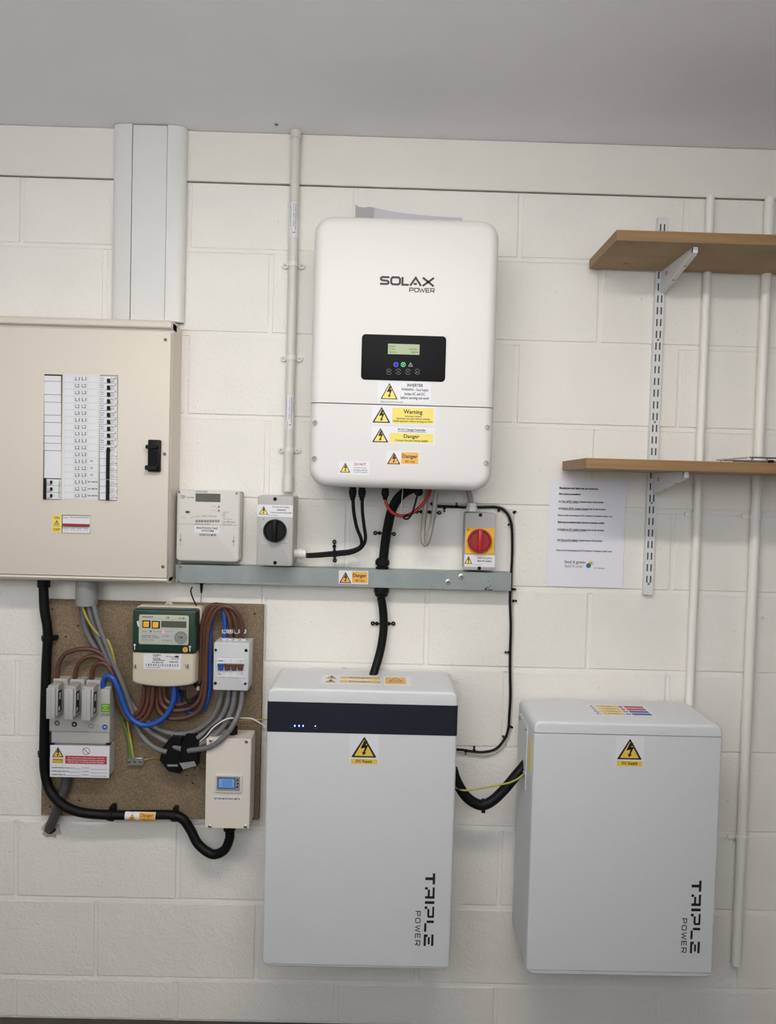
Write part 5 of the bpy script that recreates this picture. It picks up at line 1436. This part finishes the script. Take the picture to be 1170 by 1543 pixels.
# banded strap clips
def strap(pts, label, d=.006):
    o = [P(x, y, d) for x, y in pts]
    c_ = o[len(o) // 2]
    t = thing('strap_clip', label, 'clip', tuple(c_), 'black perforated strap clips')
    for i, p_ in enumerate(o):
        r = .0058 if i in (0, len(o) - 1) else .0050
        add('link', G().lathe((p_.x, -.0012, p_.z), (0, -1, 0), [(0, r), (.0045, r), (.0045, r * .55), (.003, r * .5)], 12), 'black_plastic', t)
    add('band', G().tube([(p_.x, -.003, p_.z) for p_ in o], .0022, 6), 'black_plastic', t)
    for p_ in (o[0], o[-1]): add('screw', G().lathe((p_.x, -.0055, p_.z), (0, -1, 0), [(0, .0020), (.001, .0018), (.0012, .0008)], 10), 'steel_dark', t)
    return t
s_ = strap([(504, 816.5), (504, 823.5), (504.3, 831), (504.5, 838), (504.7, 844.5)], 'upright black strap clip across the two solar leads')
c_ = P(504.3, 833, .052); add('loop', G().rings([[(c_.x - .0025, -.0585, c_.z + z_), (c_.x + .0025, -.0585, c_.z + z_), (c_.x + .0025, -.044, c_.z + z_ * .9), (c_.x - .0025, -.044, c_.z + z_ * .9)] for z_ in (-.0125, -.006, 0, .006, .0125)]), 'black_plastic', s_)
strap([(566, 803), (572, 803.3), (579, 803.7), (587, 804.2), (594, 804.7)], 'level black strap clip holding the conduit above the rail')
strap([(628, 771), (635, 771.2), (642, 771.6), (648, 771.8), (655.5, 772.3), (662.5, 772.8)], 'level black strap clip behind the looped grey hose')
strap([(562, 939.5), (568, 939.8), (575, 940), (586, 940), (593, 939.8)], 'level black strap clip holding the conduit below the rail')

# data cables from inverter to the banded battery
dp = [(650, 759, .03), (656, 762.5, .012), (675, 763.2, .008), (700, 764.5, .008), (722, 764.5, .008), (748, 764.3, .008), (759, 768.5, .008), (767, 778, .008), (771.5, 795, .008), (772.3, 830, .008), (770.5, 868, .008), (769, 905, .008), (770, 945, .008), (769, 985, .008), (769, 1020, .008), (769.5, 1050, .008), (767.6, 1080, .008), (766.5, 1097, .008), (761, 1113, .008), (748, 1128, .008), (730, 1133, .008), (714, 1132.5, .008), (698, 1130, .01), (682, 1129, .02)]
cable('data_cable', dp, 1.9, 'black_matt', 'black data cable running down the wall from the inverter to the banded battery', 'cable')
dp2 = [(650, 756.0, 0.03), (656, 759.5, 0.01), (675, 760.2, 0.006), (698, 760.6, 0.006), (722, 761.2, 0.006), (748, 761.5, 0.006), (761, 766.0, 0.006), (770.7, 777, 0.006), (774.6, 795, 0.006), (775.2, 830, 0.006), (773.6, 868, 0.006), (772.6, 905, 0.006), (773.5, 945, 0.006), (772.0, 985, 0.006), (772.2, 1020, 0.006), (772.5, 1050, 0.006), (770.8, 1080, 0.006), (769.4, 1097, 0.006), (763.6, 1116.2, 0.006), (750.6, 1132.2, 0.006), (730.6, 1138.2, 0.006), (714.6, 1136.7, 0.006), (698.6, 1133.7, 0.008), (682, 1131, 0.02)]
cable('data_cable', dp2, 1.1, 'grey_light_wire', 'thin grey data cable following the black one down the wall', 'cable')
for n, (x, y, dx, dy) in enumerate(((688.5, 762, 0, -3), (670, 766, 0, 4), (752, 767, 0, 3), (775, 772, 2, -1), (771, 790.5, -4, 0), (774, 905.5, 4, 0), (766.5, 983, -4, 0), (769, 1095, 3, 1), (763, 1110, -4, 0), (715, 1130, 0, -4), (702, 1132.5, 0, 3), (773.5, 888, 3, 0))):
    p_ = P(x, y, .008); q_ = P(x + dx, y + dy, .004)
    g = G().ball(p_, .0040, 1, .8, 1).lathe((q_.x, -.0005, q_.z), (0, -1, 0), [(0, .0030), (.005, .0030), (.005, .0012)], 10)
    o = add('cable_clip', g, 'black_plastic')
    names = ('behind the looped hose end of the data cable run', 'just under the inverter data cable', 'at the start of the data cable bend', 'on the outside of the data cable bend', 'inside the data cable bend beside the red isolator', 'just under the end of the rail', 'halfway down the data cable drop', 'above the lower bend of the data cable', 'inside the lower bend of the data cable', 'on the level run beside the banded battery', 'nearest the banded battery cabinet', 'level with the bottom edge of the rail')
    tag(o, 'small black cable clip ' + names[n], 'cable clip', 'cable clips on the data cable')

# conduit and bond wire between the two batteries
cable('flexible_conduit', [(682, 1158, .11), (688, 1176, .11), (700, 1197, .11), (714, 1209, .11), (728, 1213, .11), (743, 1206, .105), (760, 1190, .1), (776, 1171, .095), (787, 1158, .09), (797, 1146, .085)], 8.0, 'black_conduit', 'black flexible conduit slung between the two battery cabinets', 'conduit', ridged=True, seg=14)
t_ = thing('cable_tie', 'black cable tie round the conduit slung between the batteries', 'cable tie', tuple(P(729, 1213, .11)))
c_ = P(728.5, 1212.5, .11); r = 8.8 * mpp(728, 1212, .11)
add('band', G().lathe((c_.x - .003, c_.y, c_.z), (1, .0, .05), [(0, r), (.006, r), (.006, r * .9), (0, r * .9)], 18), 'black_plastic', t_)
add('head', G().box(c_.x - .004, c_.x + .006, c_.y - .004, c_.y + .004, c_.z - r - .006, c_.z - r + .001, .001), 'black_plastic', t_)
cable('bond_wire', [(683, 1183, .12), (690, 1188, .12), (701, 1191, .124), (720, 1188.5, .126), (745, 1184, .124), (766, 1180, .122), (780, 1174, .12), (791.5, 1164.5, .118)], 1.4, 'earth_yellow', 'yellow and green bonding wire between the two battery cabinets', 'wire')
add('bond_lug', G().box(bx1, bx1 + .004, -.13, -.10, P(687, 1190, .12).z - .02, P(687, 1190, .12).z + .03, .001), 'zinc', b1)

# small fixings left on the wall and ceiling
for n, (x, y, lab) in enumerate(((902.5, 997.5, 'painted-over wall plug above the plain battery, upper of two'), (902.5, 1036, 'painted-over wall plug above the plain battery, lower of two'), (687.5, 1023, 'painted-over wall plug beside the banded battery top corner'))):
    p_ = P(x, y); tag(add('wall_plug', G().lathe((p_.x, -.0012, p_.z), (0, -1, 0), [(0, .0052), (.0025, .0050), (.003, .003), (.0018, .002)], 14), 'painted_pipe'), lab, 'wall plug', 'painted wall plugs')
p_ = P(1148, 930); tag(add('wall_nail', G().cyl((p_.x, -.001, p_.z), (p_.x - .002, -.02, p_.z + .004), .0018, .0014, 8), 'painted_pipe'), 'bent painted nail sticking out beside the thicker pipe', 'nail')
p_ = PZ(417, 187.5, ZC); tag(add('ceiling_plug', G().lathe((p_.x, p_.y, ZC + .0), (0, 0, -1), [(0, .005), (.0015, .0045), (.002, .002)], 12), 'grey_ink'), 'small grey plug in the ceiling near the plastic conduit', 'plug')
